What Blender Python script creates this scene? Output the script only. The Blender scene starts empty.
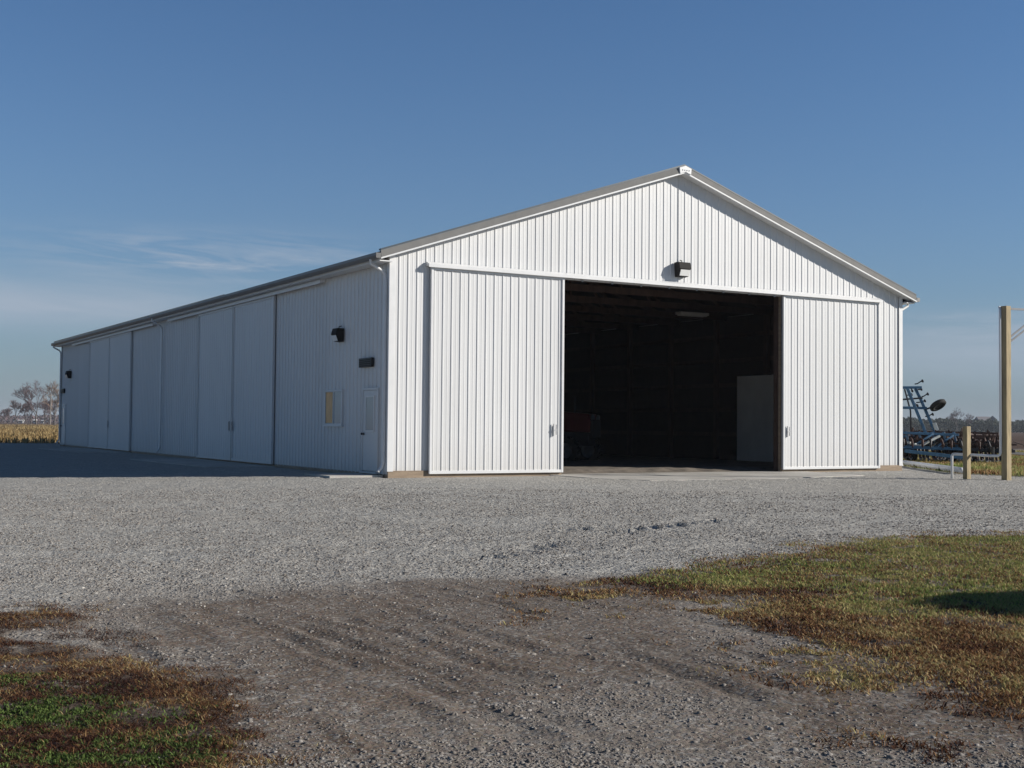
import bpy, math, random
import numpy as np
from mathutils import Vector, Matrix
R = math.radians
random.seed(7); RNG = np.random.default_rng(11)
SC = bpy.context.scene
COL = SC.collection
MAT = {}

# ------------------------------------------------------------------ materials
def new_mat(name):
    m = bpy.data.materials.new(name); m.use_nodes = True
    nt = m.node_tree; b = nt.nodes['Principled BSDF']
    MAT[name] = m
    return m, nt, b
def N(nt, t, **kw):
    n = nt.nodes.new(t)
    for k, v in kw.items():
        setattr(n, k, v)
    return n
def noise(nt, scale, detail=4, rough=.6, vec=None):
    n = N(nt, 'ShaderNodeTexNoise'); n.inputs['Scale'].default_value = scale
    n.inputs['Detail'].default_value = detail; n.inputs['Roughness'].default_value = rough
    if vec is not None: nt.links.new(vec, n.inputs['Vector'])
    return n
def ramp(nt, fac, stops):
    r = N(nt, 'ShaderNodeValToRGB'); e = r.color_ramp.elements
    while len(e) < len(stops): e.new(.5)
    for i, (p, c) in enumerate(stops):
        e[i].position = p; e[i].color = (c[0], c[1], c[2], 1) if not isinstance(c, (int, float)) else (c, c, c, 1)
    nt.links.new(fac, r.inputs[0]); return r
def mixc(nt, fac, a, b, mode='MIX'):
    m = N(nt, 'ShaderNodeMix', data_type='RGBA', blend_type=mode)
    for sock, v in ((m.inputs[0], fac), (m.inputs[6], a), (m.inputs[7], b)):
        if isinstance(v, (int, float)): sock.default_value = v
        elif isinstance(v, tuple): sock.default_value = (v[0], v[1], v[2], 1)
        else: nt.links.new(v, sock)
    return m.outputs[2]
def math_(nt, op, a, b=None, clamp=False):
    m = N(nt, 'ShaderNodeMath', operation=op, use_clamp=clamp)
    for s, v in ((m.inputs[0], a), (m.inputs[1], b)):
        if v is None: continue
        if isinstance(v, (int, float)): s.default_value = v
        else: nt.links.new(v, s)
    return m.outputs[0]
def objvec(nt, scale=(1, 1, 1)):
    tc = N(nt, 'ShaderNodeTexCoord'); mp = N(nt, 'ShaderNodeMapping')
    mp.inputs['Scale'].default_value = scale
    nt.links.new(tc.outputs['Object'], mp.inputs['Vector']); return mp.outputs['Vector']
def plain(name, col, rough=.5, metal=0, var=.12, scale=3., bump=0, vscale=(1, 1, 1), bscale=20):
    m, nt, b = new_mat(name)
    v = objvec(nt, vscale); n = noise(nt, scale, 5, .6, v)
    d = tuple(c * (1 - var) for c in col); l = tuple(min(1, c * (1 + var)) for c in col)
    r = ramp(nt, n.outputs['Fac'], [(.3, d), (.7, l)])
    nt.links.new(r.outputs[0], b.inputs['Base Color'])
    b.inputs['Roughness'].default_value = rough; b.inputs['Metallic'].default_value = metal
    if bump:
        n2 = noise(nt, bscale, 4, .6, v); bp = N(nt, 'ShaderNodeBump')
        bp.inputs['Strength'].default_value = bump; bp.inputs['Distance'].default_value = .02
        nt.links.new(n2.outputs['Fac'], bp.inputs['Height']); nt.links.new(bp.outputs[0], b.inputs['Normal'])
    return m

def siding(name, col, axis):
    """painted ribbed steel: slight tone step per 3 ft sheet, faint oil canning, dust at the foot"""
    m, nt, b = new_mat(name)
    tc = N(nt, 'ShaderNodeTexCoord'); sx = N(nt, 'ShaderNodeSeparateXYZ')
    nt.links.new(tc.outputs['Object'], sx.inputs[0])
    u = sx.outputs[axis]
    sheet = math_(nt, 'FLOOR', math_(nt, 'DIVIDE', u, .9144))
    wn = N(nt, 'ShaderNodeTexWhiteNoise', noise_dimensions='1D'); nt.links.new(sheet, wn.inputs['W'])
    c1 = mixc(nt, wn.outputs['Value'], tuple(c * .965 for c in col), tuple(min(1, c * 1.02) for c in col))
    v = objvec(nt, (1, 1, .25)); n = noise(nt, 1.6, 5, .65, v)
    dirt = ramp(nt, n.outputs['Fac'], [(.35, .0), (.75, .22)])
    foot = ramp(nt, math_(nt, 'DIVIDE', sx.outputs[2], 1.2), [(.0, .75), (.22, .25), (.8, 0.)])
    nz = noise(nt, 6, 5, .7, objvec(nt, (2, 2, .6)))
    ft = math_(nt, 'MULTIPLY', foot.outputs[0], nz.outputs['Fac'])
    c2 = mixc(nt, dirt.outputs[0], c1, (col[0] * .86, col[1] * .85, col[2] * .83))
    c3 = mixc(nt, ft, c2, (.42, .38, .33))
    nt.links.new(c3, b.inputs['Base Color'])
    b.inputs['Roughness'].default_value = .42
    bp = N(nt, 'ShaderNodeBump'); bp.inputs['Strength'].default_value = .25; bp.inputs['Distance'].default_value = .02
    nb = noise(nt, 1.3, 3, .5, objvec(nt, (1.5, 1.5, .6)))
    nt.links.new(nb.outputs['Fac'], bp.inputs['Height']); nt.links.new(bp.outputs[0], b.inputs['Normal'])
    return m
WHITE = (.622, .625, .628)
siding('siding_front', WHITE, 0); siding('siding_side', WHITE, 1)
plain('white_trim', (.665, .668, .67), .4, var=.05)
plain('grey_trim', (.15, .148, .145), .45, var=.08)
m_ = plain('rake_grey', (.20, .197, .19), .95, var=.08); m_.node_tree.nodes['Principled BSDF'].inputs['Specular IOR Level'].default_value = .05
plain('roof_metal', (.055, .068, .078), .4, .1, var=.08)
plain('wood_treated', (.33, .262, .15), .8, var=.3, scale=6, bump=.4, vscale=(3, 3, .35))
plain('wood_skirt', (.27, .205, .145), .85, var=.3, scale=4, bump=.3, vscale=(.4, .4, 3))
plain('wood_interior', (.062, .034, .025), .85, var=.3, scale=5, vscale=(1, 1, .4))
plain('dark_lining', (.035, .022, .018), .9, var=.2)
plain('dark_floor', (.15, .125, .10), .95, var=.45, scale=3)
plain('black_metal', (.012, .011, .011), .45, var=.2)
plain('bronze_metal', (.010, .008, .007), .85, var=.2)
plain('steel', (.36, .36, .37), .45, .7, var=.15)
plain('weathered_steel', (.10, .105, .115), .6, .2, var=.2)
plain('dark_steel', (.035, .035, .04), .6, .3, var=.3, scale=8)
plain('rusty_steel', (.05, .022, .017), .75, .1, var=.5, scale=9)
plain('implement_blue', (.04, .115, .21), .45, var=.3, scale=7)
plain('implement_grey', (.55, .58, .56), .5, var=.2)
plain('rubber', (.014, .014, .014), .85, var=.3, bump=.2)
plain('tractor_red', (.12, .008, .008), .35, var=.15)
plain('rim_grey', (.16, .16, .165), .5, var=.1)
plain('pvc_white', (.78, .78, .77), .4, var=.05)
plain('lit_tan', (.86, .52, .25), .7, var=.18, scale=5, vscale=(5, 5, .6))  # brightness of the window half is put into this colour
plain('lamp_housing_white', (.5, .49, .47), .5, var=.05)
plain('liner_white', (.82, .78, .72), .6, var=.08, scale=1.2)
plain('house_white', (.7, .7, .69), .6, var=.06)
plain('house_roof', (.16, .15, .16), .8, var=.15)
plain('bark', (.11, .095, .09), .9, var=.3, scale=4)
plain('bark_pale', (.30, .27, .24), .9, var=.3, scale=4)
plain('twigs', (.125, .088, .092), .95, var=.25, scale=.4)
plain('twigs_tan', (.20, .135, .095), .95, var=.25, scale=.4)
plain('dark_evergreen', (.018, .03, .016), .9, var=.5, scale=.3)
plain('evergreen', (.03, .055, .022), .9, var=.5, scale=3)
m, nt, b = new_mat('glass')
b.inputs['Base Color'].default_value = (.05, .06, .07, 1); b.inputs['Roughness'].default_value = .08
b.inputs['Specular IOR Level'].default_value = .7
m, nt, b = new_mat('pale_pane')
b.inputs['Base Color'].default_value = (.34, .38, .40, 1); b.inputs['Roughness'].default_value = .12
m, nt, b = new_mat('lens')
b.inputs['Base Color'].default_value = (.85, .85, .83, 1); b.inputs['Roughness'].default_value = .15
m, nt, b = new_mat('concrete')
v = objvec(nt); n1 = noise(nt, .9, 6, .65, v); n2 = noise(nt, 40, 4, .7, v)
c = ramp(nt, n1.outputs['Fac'], [(.3, (.30, .28, .25)), (.52, (.42, .40, .365)), (.75, (.50, .48, .44))])
cc = mixc(nt, .35, c.outputs[0], n2.outputs['Color'], 'OVERLAY')
nt.links.new(cc, b.inputs['Base Color']); b.inputs['Roughness'].default_value = .9
bp = N(nt, 'ShaderNodeBump'); bp.inputs['Strength'].default_value = .35; bp.inputs['Distance'].default_value = .01
nt.links.new(n2.outputs['Fac'], bp.inputs['Height']); nt.links.new(bp.outputs[0], b.inputs['Normal'])

def tint_mat(name, stops, rough=.8, trans=.25):
    """colour by a per-blade random number stored on the mesh"""
    m, nt, b = new_mat(name)
    a = N(nt, 'ShaderNodeAttribute', attribute_name='tint')
    r = ramp(nt, a.outputs['Fac'], stops)
    nt.links.new(r.outputs[0], b.inputs['Base Color'])
    b.inputs['Roughness'].default_value = rough; b.inputs['Specular IOR Level'].default_value = .2
    if trans:
        t = N(nt, 'ShaderNodeBsdfTranslucent'); nt.links.new(r.outputs[0], t.inputs[0])
        mx = N(nt, 'ShaderNodeMixShader'); mx.inputs[0].default_value = trans
        out = nt.nodes['Material Output']
        nt.links.new(b.outputs[0], mx.inputs[1]); nt.links.new(t.outputs[0], mx.inputs[2])
        nt.links.new(mx.outputs[0], out.inputs['Surface'])
    return m
tint_mat('blade', [(0, (.035, .016, .013)), (.2, (.095, .038, .022)), (.36, (.26, .135, .055)), (.5, (.44, .33, .165)),
                   (.62, (.34, .33, .115)), (.8, (.16, .225, .055)), (1, (.030, .055, .016))])
tint_mat('stalk', [(0, (.13, .08, .04)), (.4, (.26, .18, .08)), (.75, (.36, .265, .125)), (1, (.44, .35, .19))])
tint_mat('stone', [(0, (.11, .098, .086)), (.3, (.18, .16, .142)), (.7, (.27, .25, .23)), (.93, (.42, .40, .37)), (1, (.62, .58, .52))], .85, 0)

# ------------------------------------------------------------------ mesh helper
class MB:
    def __init__(s): s.v = []; s.f = []
    def add(s, vs, fs):
        o = len(s.v); s.v += [tuple(x) for x in vs]; s.f += [tuple(i + o for i in f) for f in fs]; return s
    def box(s, a, b):
        x0, y0, z0 = (min(p, q) for p, q in zip(a, b)); x1, y1, z1 = (max(p, q) for p, q in zip(a, b))
        return s.add([(x0, y0, z0), (x1, y0, z0), (x1, y1, z0), (x0, y1, z0), (x0, y0, z1), (x1, y0, z1), (x1, y1, z1), (x0, y1, z1)],
                     [(3, 2, 1, 0), (4, 5, 6, 7), (0, 1, 5, 4), (1, 2, 6, 5), (2, 3, 7, 6), (3, 0, 4, 7)])
    def bar(s, a, b, w, h, up=(0, 0, 1)):
        a = Vector(a); b = Vector(b); d = (b - a).normalized(); u = Vector(up)
        if abs(d.dot(u)) > .98: u = Vector((0, 1, 0))
        sd = d.cross(u).normalized() * w / 2; uu = sd.cross(d).normalized() * h / 2
        vs = [p + i * sd + j * uu for p in (a, b) for i, j in ((-1, -1), (1, -1), (1, 1), (-1, 1))]
        return s.add(vs, [(0, 1, 2, 3), (7, 6, 5, 4), (0, 4, 5, 1), (1, 5, 6, 2), (2, 6, 7, 3), (3, 7, 4, 0)])
    def tube(s, pts, r, n=8, r1=None):
        P = [Vector(p) for p in pts]; rr = [r + ((r1 if r1 is not None else r) - r) * i / max(1, len(P) - 1) for i in range(len(P))]
        o = len(s.v); ref = Vector((0.13, .21, .97))
        for i, p in enumerate(P):
            d = (P[min(i + 1, len(P) - 1)] - P[max(i - 1, 0)]).normalized()
            if abs(d.dot(ref)) > .97: ref = Vector((.9, .3, .1))
            a = d.cross(ref).normalized(); b = d.cross(a)
            for k in range(n):
                t = 2 * math.pi * k / n; s.v.append(tuple(p + rr[i] * (math.cos(t) * a + math.sin(t) * b)))
        for i in range(len(P) - 1):
            for k in range(n):
                s.f.append((o + i * n + k, o + i * n + (k + 1) % n, o + (i + 1) * n + (k + 1) % n, o + (i + 1) * n + k))
        s.f.append(tuple(o + k for k in range(n))[::-1]); s.f.append(tuple(o + (len(P) - 1) * n + k for k in range(n)))
        return s
    def prism(s, prof, a, b, ax):
        """prof: closed 2-D outline in the two other axes, swept from a to b along axis ax (0,1,2)"""
        n = len(prof); vs = []
        for t in (a, b):
            for p, q in prof:
                vs.append((t, p, q) if ax == 0 else (p, t, q) if ax == 1 else (p, q, t))
        fs = [tuple(range(n))[::-1], tuple(range(n, 2 * n))] + [(i, (i + 1) % n, n + (i + 1) % n, n + i) for i in range(n)]
        return s.add(vs, fs)
    def lathe(s, prof, c, axis, n=24):
        """prof: (radius, along) pairs, around the given axis vector through c"""
        c = Vector(c); ax = Vector(axis).normalized(); u = ax.orthogonal().normalized(); w = ax.cross(u); m = len(prof); o = len(s.v)
        for k in range(n):
            t = 2 * math.pi * k / n
            for r, l in prof: s.v.append(tuple(c + ax * l + r * (math.cos(t) * u + math.sin(t) * w)))
        for k in range(n):
            for i in range(m - 1):
                s.f.append((o + k * m + i, o + ((k + 1) % n) * m + i, o + ((k + 1) % n) * m + i + 1, o + k * m + i + 1))
        return s
    def build(s, name, mat, parent=None, smooth=False, bevel=0):
        me = bpy.data.meshes.new(name); me.from_pydata(s.v, [], s.f); me.update()
        me.materials.append(MAT[mat])
        o = bpy.data.objects.new(name, me); COL.objects.link(o)
        import bmesh
        if len(s.f) < 20000 and not getattr(s, 'open_sheet', False):
            bm = bmesh.new(); bm.from_mesh(me); bmesh.ops.recalc_face_normals(bm, faces=bm.faces); bm.to_mesh(me); bm.free()
        if smooth:
            me.polygons.foreach_set('use_smooth', [True] * len(me.polygons))
        if bevel:
            bv = o.modifiers.new('bevel', 'BEVEL'); bv.width = bevel; bv.segments = 2; bv.limit_method = 'ANGLE'
        if parent is not None: o.parent = parent
        return o
def np_mesh(name, verts, tris, mat, tint=None, parent=None, smooth=False):
    """large mesh straight from arrays (all faces with the same number of corners)"""
    me = bpy.data.meshes.new(name); k = tris.shape[1]
    me.vertices.add(len(verts)); me.vertices.foreach_set('co', np.ascontiguousarray(verts, dtype=np.float32).ravel())
    me.loops.add(tris.size); me.loops.foreach_set('vertex_index', np.ascontiguousarray(tris, dtype=np.int32).ravel())
    me.polygons.add(len(tris)); me.polygons.foreach_set('loop_start', np.arange(0, tris.size, k, dtype=np.int32))
    me.polygons.foreach_set('loop_total', np.full(len(tris), k, dtype=np.int32))
    if smooth: me.polygons.foreach_set('use_smooth', np.ones(len(tris), dtype=bool))
    me.update(calc_edges=True)
    if tint is not None:
        a = me.attributes.new('tint', 'FLOAT', 'POINT'); a.data.foreach_set('value', np.ascontiguousarray(tint, dtype=np.float32))
    me.materials.append(MAT[mat])
    o = bpy.data.objects.new(name, me); COL.objects.link(o)
    if parent is not None: o.parent = parent
    return o
def thing(name, label, cat, loc=(0, 0, 0), rotz=0, group=None):
    o = bpy.data.objects.new(name, None); COL.objects.link(o); o.empty_display_size = .2
    o.location = loc; o.rotation_euler = (0, 0, rotz)
    return tag(o, label, cat, group)
def tag(o, label, cat, group=None, kind=None):
    o['label'] = label; o['category'] = cat
    if group: o['group'] = group
    if kind: o['kind'] = kind
    return o
def struct(o, label=None):
    o['kind'] = 'structure'
    return o

# ------------------------------------------------------------------ camera
CAM = Vector((-11.92001, -26.15349, 1.2157))
CR = Vector((.86490806, -.50184607, .00919575)); CU = Vector((-.02440774, -.02375236, .99941988)); CF = Vector((.50133652, .86463076, .03279254))
FPX = 1254.80
cd = bpy.data.cameras.new('camera'); cam = bpy.data.objects.new('camera', cd); COL.objects.link(cam)
cd.sensor_width = 36; cd.sensor_fit = 'HORIZONTAL'; cd.lens = FPX / 1024 * 36; cd.clip_start = .05; cd.clip_end = 20000
M = Matrix((CR, CU, -CF)).transposed().to_4x4(); M.translation = CAM; cam.matrix_world = M
SC.camera = cam
SC.render.resolution_x = 1024; SC.render.resolution_y = 768

# ------------------------------------------------------------------ light
PHI, ELEV = R(33), R(22.5)
SUN = Vector((math.cos(ELEV) * math.cos(PHI), -math.cos(ELEV) * math.sin(PHI), math.sin(ELEV)))
ld = bpy.data.lights.new('sun', 'SUN'); ld.energy = 4.9; ld.angle = R(.5); ld.color = (1, .945, .86)
lo = bpy.data.objects.new('sun', ld); COL.objects.link(lo); lo.rotation_euler = SUN.to_track_quat('Z', 'Y').to_euler()
W = bpy.data.worlds.new('World'); SC.world = W; W.use_nodes = True
nt = W.node_tree; bg = nt.nodes['Background']
sky = N(nt, 'ShaderNodeTexSky', sky_type='NISHITA'); sky.sun_disc = False
sky.sun_elevation = ELEV; sky.sun_rotation = math.atan2(SUN.x, SUN.y)
sky.air_density = 1.0; sky.dust_density = .15; sky.ozone_density = 2.0; sky.altitude = 200
# thin cirrus: noise streaks kept low above the horizon
tc = N(nt, 'ShaderNodeTexCoord'); sep = N(nt, 'ShaderNodeSeparateXYZ'); nt.links.new(tc.outputs['Generated'], sep.inputs[0])
az = math_(nt, 'ARCTAN2', sep.outputs[0], sep.outputs[1]); el = sep.outputs[2]
def bump_(x, c, w):
    d = math_(nt, 'DIVIDE', math_(nt, 'SUBTRACT', x, c), w)
    return math_(nt, 'POWER', 2.718, math_(nt, 'MULTIPLY', math_(nt, 'MULTIPLY', d, d), -1.0))
cv = N(nt, 'ShaderNodeCombineXYZ')
nt.links.new(math_(nt, 'MULTIPLY', az, 9), cv.inputs[0])
nt.links.new(math_(nt, 'ADD', math_(nt, 'MULTIPLY', el, 75), math_(nt, 'MULTIPLY', az, 3)), cv.inputs[1])
cn = noise(nt, 1.0, 7, .62, cv.outputs[0]); cn.inputs['Distortion'].default_value = .6
cs = ramp(nt, cn.outputs['Fac'], [(.42, 0), (.72, 1)])
def A_(px): return math.atan2(*( (CF + CR * (px - 512) / FPX).xy ))
def E_(px, py): return (CF + CR * (px - 512) / FPX + CU * (384 - py) / FPX).normalized().z
wisp = math_(nt, 'MULTIPLY', bump_(az, A_(205), .125), bump_(el, E_(215, 258), .015))
wisp2 = math_(nt, 'MULTIPLY', bump_(az, A_(1000), .10), bump_(el, E_(1000, 322), .009))
bank = math_(nt, 'MULTIPLY', bump_(az, A_(-20), .20), bump_(el, E_(0, 302), .017))
bank2 = math_(nt, 'MULTIPLY', bump_(az, A_(1040), .16), bump_(el, E_(1000, 352), .022))
w_ = math_(nt, 'MULTIPLY', cs.outputs[0], math_(nt, 'ADD', math_(nt, 'MULTIPLY', wisp, 1.7), math_(nt, 'MULTIPLY', wisp2, .7)))
soft = ramp(nt, cn.outputs['Fac'], [(.25, .6), (.7, 1)])
b_ = math_(nt, 'MULTIPLY', soft.outputs[0], math_(nt, 'ADD', math_(nt, 'MULTIPLY', bank, 1.35), math_(nt, 'MULTIPLY', bank2, 1.0)))
cl = math_(nt, 'ADD', w_, b_, True)
tinted = mixc(nt, 1.0, sky.outputs[0], (.78, 1.15, 1.54), 'MULTIPLY')
hz = math_(nt, 'POWER', 2.718, math_(nt, 'DIVIDE', math_(nt, 'MAXIMUM', el, 0), -.125))
tinted = mixc(nt, math_(nt, 'MULTIPLY', hz, .92), tinted, (3.5, 4.15, 5.15))
skc = mixc(nt, math_(nt, 'MULTIPLY', cl, .8), tinted, (5.9, 6.9, 8.4))
zen = ramp(nt, el, [(.34, 1.0), (.62, .42)])
skc = mixc(nt, 1.0, skc, zen.outputs[0], 'MULTIPLY')
nt.links.new(skc, bg.inputs[0]); bg.inputs[1].default_value = .05
SC.view_settings.view_transform = 'Standard'; SC.view_settings.look = 'None'; SC.view_settings.gamma = 1
SC.view_settings.exposure = .35
SC.render.engine = 'CYCLES'; SC.cycles.max_bounces = 6; SC.cycles.diffuse_bounces = 3; SC.cycles.glossy_bounces = 2
SC.cycles.use_denoising = True

# ------------------------------------------------------------------ ground
def vnoise(x, y, s, seed=0):
    x = np.asarray(x) * s + seed * 17.3; y = np.asarray(y) * s - seed * 9.1
    xi = np.floor(x).astype(np.int64); yi = np.floor(y).astype(np.int64); fx = x - xi; fy = y - yi
    fx = fx * fx * (3 - 2 * fx); fy = fy * fy * (3 - 2 * fy)
    def h(a, b):
        n = (a * 374761393 + b * 668265263 + seed * 1442695041) & 0x7fffffff
        n = ((n ^ (n >> 13)) * 1274126177) & 0x7fffffff
        return ((n ^ (n >> 16)) & 0xffff) / 65535.
    return (h(xi, yi) * (1 - fx) + h(xi + 1, yi) * fx) * (1 - fy) + (h(xi, yi + 1) * (1 - fx) + h(xi + 1, yi + 1) * fx) * fy
def fbm(x, y, s, seed=0, o=4):
    t = 0; a = .5; n = 0
    for i in range(o): t = t + a * vnoise(x, y, s * 2 ** i, seed + i); n += a; a *= .55
    return t / n
def segd(x, y, P):
    """distance to a polyline, and length along it"""
    best = np.full(np.shape(x), 1e9); al = np.zeros(np.shape(x)); acc = 0
    for (x0, y0), (x1, y1) in zip(P[:-1], P[1:]):
        dx, dy = x1 - x0, y1 - y0; L = math.hypot(dx, dy)
        t = np.clip(((x - x0) * dx + (y - y0) * dy) / L / L, 0, 1)
        d = np.hypot(x - x0 - t * dx, y - y0 - t * dy); k = d < best
        best = np.where(k, d, best); al = np.where(k, acc + t * L, al); acc += L
    return best, al
def sdf(x, y, P):
    """signed distance, positive inside polygon"""
    d, _ = segd(x, y, P + [P[0]]); ins = np.zeros(np.shape(x), bool)
    for (x0, y0), (x1, y1) in zip(P, P[1:] + [P[0]]):
        c = ((y0 > y) != (y1 > y)) & (x < (x1 - x0) * (y - y0) / (y1 - y0 + 1e-12) + x0); ins ^= c
    return np.where(ins, d, -d)
def sm(a, b, t):
    t = np.clip((t - a) / (b - a), 0, 1); return t * t * (3 - 2 * t)
LF = [(-14, -15.5), (-11.28, -15.82), (-10.56, -16.6), (-10.2, -16.47), (-9.96, -17.19), (-10.26, -17.52), (-10.56, -17.67), (-10.35, -18.14), (-10.22, -19.01), (-10.01, -19.63), (-10.19, -20.51), (-10.28, -21.22), (-10.39, -21.98), (-10.59, -22.64), (-10.8, -24), (-14, -27)]
LG = [(-15, -18), (-11.43, -18.39), (-10.89, -18.95), (-10.68, -19.5), (-10.53, -20.21), (-10.5, -21.1), (-10.6, -21.86), (-10.79, -22.53), (-11.2, -24), (-15, -27)]
LS = [(-11.24, -15.16), (-10.5, -16.14), (-9.93, -16.15), (-9.84, -17.93), (-9.85, -19.38), (-10.01, -20.6), (-10.07, -21.6), (-10.46, -22.71), (-11, -24), (-15, -26), (-15, -15)]
RF = [(-5.8, -17.14), (-4.42, -16.78), (-2.44, -16.01), (-.62, -15.73), (1.41, -15.85), (4.22, -16.38), (9, -17.5), (9, -26), (-4, -24.2), (-6.72, -23.0), (-6.83, -22.22), (-6.79, -21.81), (-6.46, -21.11), (-6.15, -20.16), (-6.06, -19.28), (-5.76, -17.95)]
RG = [(-5.24, -17.32), (-2.84, -16.43), (-1.04, -16.11), (.89, -16.25), (3.55, -16.79), (9, -18), (9, -24), (-1.5, -20.6), (-4.0, -20.3), (-4.75, -19.9), (-4.9, -19.3), (-5.0, -18.8), (-5.15, -18.1)]
RS = [(-6.86, -17.27), (-5.25, -16.96), (-2.44, -16.01), (1.41, -15.85), (4.22, -16.38), (9, -17), (9, -26), (-4, -25), (-7.46, -23.45), (-7.88, -23.02), (-7.85, -22.5), (-7.48, -21.67), (-7.06, -20.62), (-6.98, -19.36), (-7.46, -18.59)]
DT = [(-10.27, -17.2), (-9.16, -16.16), (-7.38, -16.47), (-5.5, -17.3), (-5.8, -19.35), (-6.4, -21.17), (-6.8, -22.19), (-7.1, -22.9), (-7.64, -22.3), (-7.95, -21.64), (-8.34, -20.89), (-9.37, -20.94), (-9.77, -20.48), (-9.88, -19.18)]
LANE = [(-10.4, -16.9), (-9.2, -15.9), (-7.2, -16.2), (-5.0, -17.0), (-4, -20), (-4, -25), (-12, -25)]
LAWN = [(19.6, 2.9), (15.6, -2.8), (15.8, -4.7), (20, -9.5), (40, -30), (140, -20), (140, 14), (40, 20), (19.6, 30)]
TR = [[(-9.23, -16.13), (-8.63, -18.01), (-8.69, -19.79), (-8.8, -21.24), (-9.06, -22.59)],
      [(-7.45, -16.99), (-7.91, -19.37), (-8.03, -20.81), (-7.81, -21.76), (-7.4, -22.54)],
      [(-6.72, -18.37), (-7.24, -19.92), (-7.38, -20.98), (-7.21, -21.81), (-6.9, -22.3)],
      [(-8.3, -16.6), (-8.25, -18.6), (-8.4, -20.2), (-8.2, -21.6), (-7.7, -22.6)],
      [(-6.3, -17.6), (-6.75, -19.3), (-7.0, -20.6), (-7.0, -21.7)]]
TA = [[(-5.9, -15.2), (-4.42, -14.32), (-2.76, -13.53), (-.93, -12.85)], [(-4.9, -13.7), (-4.2, -13.3), (-3.0, -13.0)]]
RUT = [[(-9.3, -16.4), (-9.0, -18.0), (-9.1, -19.6), (-9.3, -21.0)], [(-8.9, -17.6), (-8.75, -19.0), (-8.8, -20.4), (-8.75, -21.6)], [(-6.5, -17.3), (-6.6, -18.6), (-6.85, -19.8), (-6.95, -20.9)],
       [(-7.6, -16.5), (-7.5, -17.9), (-7.62, -19.2), (-7.55, -20.4), (-7.6, -21.3)], [(-8.44, -19.82), (-8.27, -20.4), (-8.04, -20.82), (-7.83, -21.21), (-7.54, -21.47), (-7.2, -21.8)],
       [(-8.49, -20.03), (-8.34, -20.61), (-8.1, -20.99), (-7.86, -21.32)],
       [(-8.69, -16.21), (-8.46, -17.58), (-8.39, -18.64), (-8.49, -19.79)],
       [(-7.96, -16.34), (-7.88, -17.87), (-7.95, -19.18), (-7.83, -20.13)],
       [(-7.32, -19.83), (-7.3, -20.3), (-7.25, -20.67), (-7.34, -21.18)],
       [(-7.16, -16.59), (-7.09, -17.97), (-7.22, -19.23), (-7.21, -20.27)]]
HS = (23.2, 4.6)   # where the implement stands
def masks(x, y):
    wob = (fbm(x, y, .9, 3) - .5) * 1.1 + (fbm(x, y, 4.5, 5) - .5) * .55
    g = np.maximum(sm(-.12, .22, sdf(x, y, LF) + wob * .55), sm(-.25, .55, sdf(x, y, RF) + wob * 1.0))
    sp = np.maximum(sm(-.2, .5, sdf(x, y, LS) + wob * .6), sm(-.3, .9, sdf(x, y, RS) + wob * .8)) * sm(.47, .62, fbm(x, y, 2.6, 9))
    green = np.maximum(sm(-.2, .35, sdf(x, y, LG) + wob * .9) * sm(.34, .55, fbm(x, y, 2.2, 21) + .05), sm(-.55, .45, sdf(x, y, RG) + wob * 1.0) * sm(.2, .5, fbm(x, y, 1.5, 23) + .15))
    lawn = sm(-.15, .35, sdf(x, y, LAWN) + wob * .5)
    dirt = np.maximum(np.maximum(sm(-.5, .7, sdf(x, y, DT) + wob * 1.3), sm(.0, .5, sdf(x, y, LS)) * .55), sm(-.5, .6, sdf(x, y, LANE) + wob * 1.1) * (.78 + .22 * sm(.4, .6, fbm(x, y, .9, 71))))
    # corn stubble beyond the yard on the left, ploughed ground far right
    field = sm(44.0, 45.5, y + .60 * np.minimum(x, 0) + wob * .8) * sm(-1, 1, 5 - x + .15 * (y - 30)) + sm(44, 47, y + wob * 2)
    field = np.clip(field, 0, 1)
    far = sm(60, 66, x + .35 * y + 3 * wob)
    return g, sp, green, lawn, dirt, field, far
def ruts(x, y):
    t = np.zeros(np.shape(x)); hh = np.zeros(np.shape(x))
    wx = x + (fbm(x, y, 1.6, 121) - .5) * .22; wy = y + (fbm(x, y, 1.6, 123) - .5) * .22
    for i, P in enumerate(RUT):
        d, al = segd(wx, wy, P); w = sm(.34, .58, fbm(x, y, 1.2, 125 + i))
        q = .9 * np.exp(-(d / .04) ** 2) + .6 * np.exp(-((d - .14) / .025) ** 2) + .4 * np.exp(-((d - .26) / .04) ** 2)
        t = np.maximum(t, q * w); hh = hh + w * (-.009 * np.exp(-(d / .06) ** 2) + .008 * np.exp(-((d - .10) / .04) ** 2) + .005 * np.maximum(0, np.sin(al * 60)) * np.exp(-(d / .07) ** 2))
    return t, hh
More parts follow.
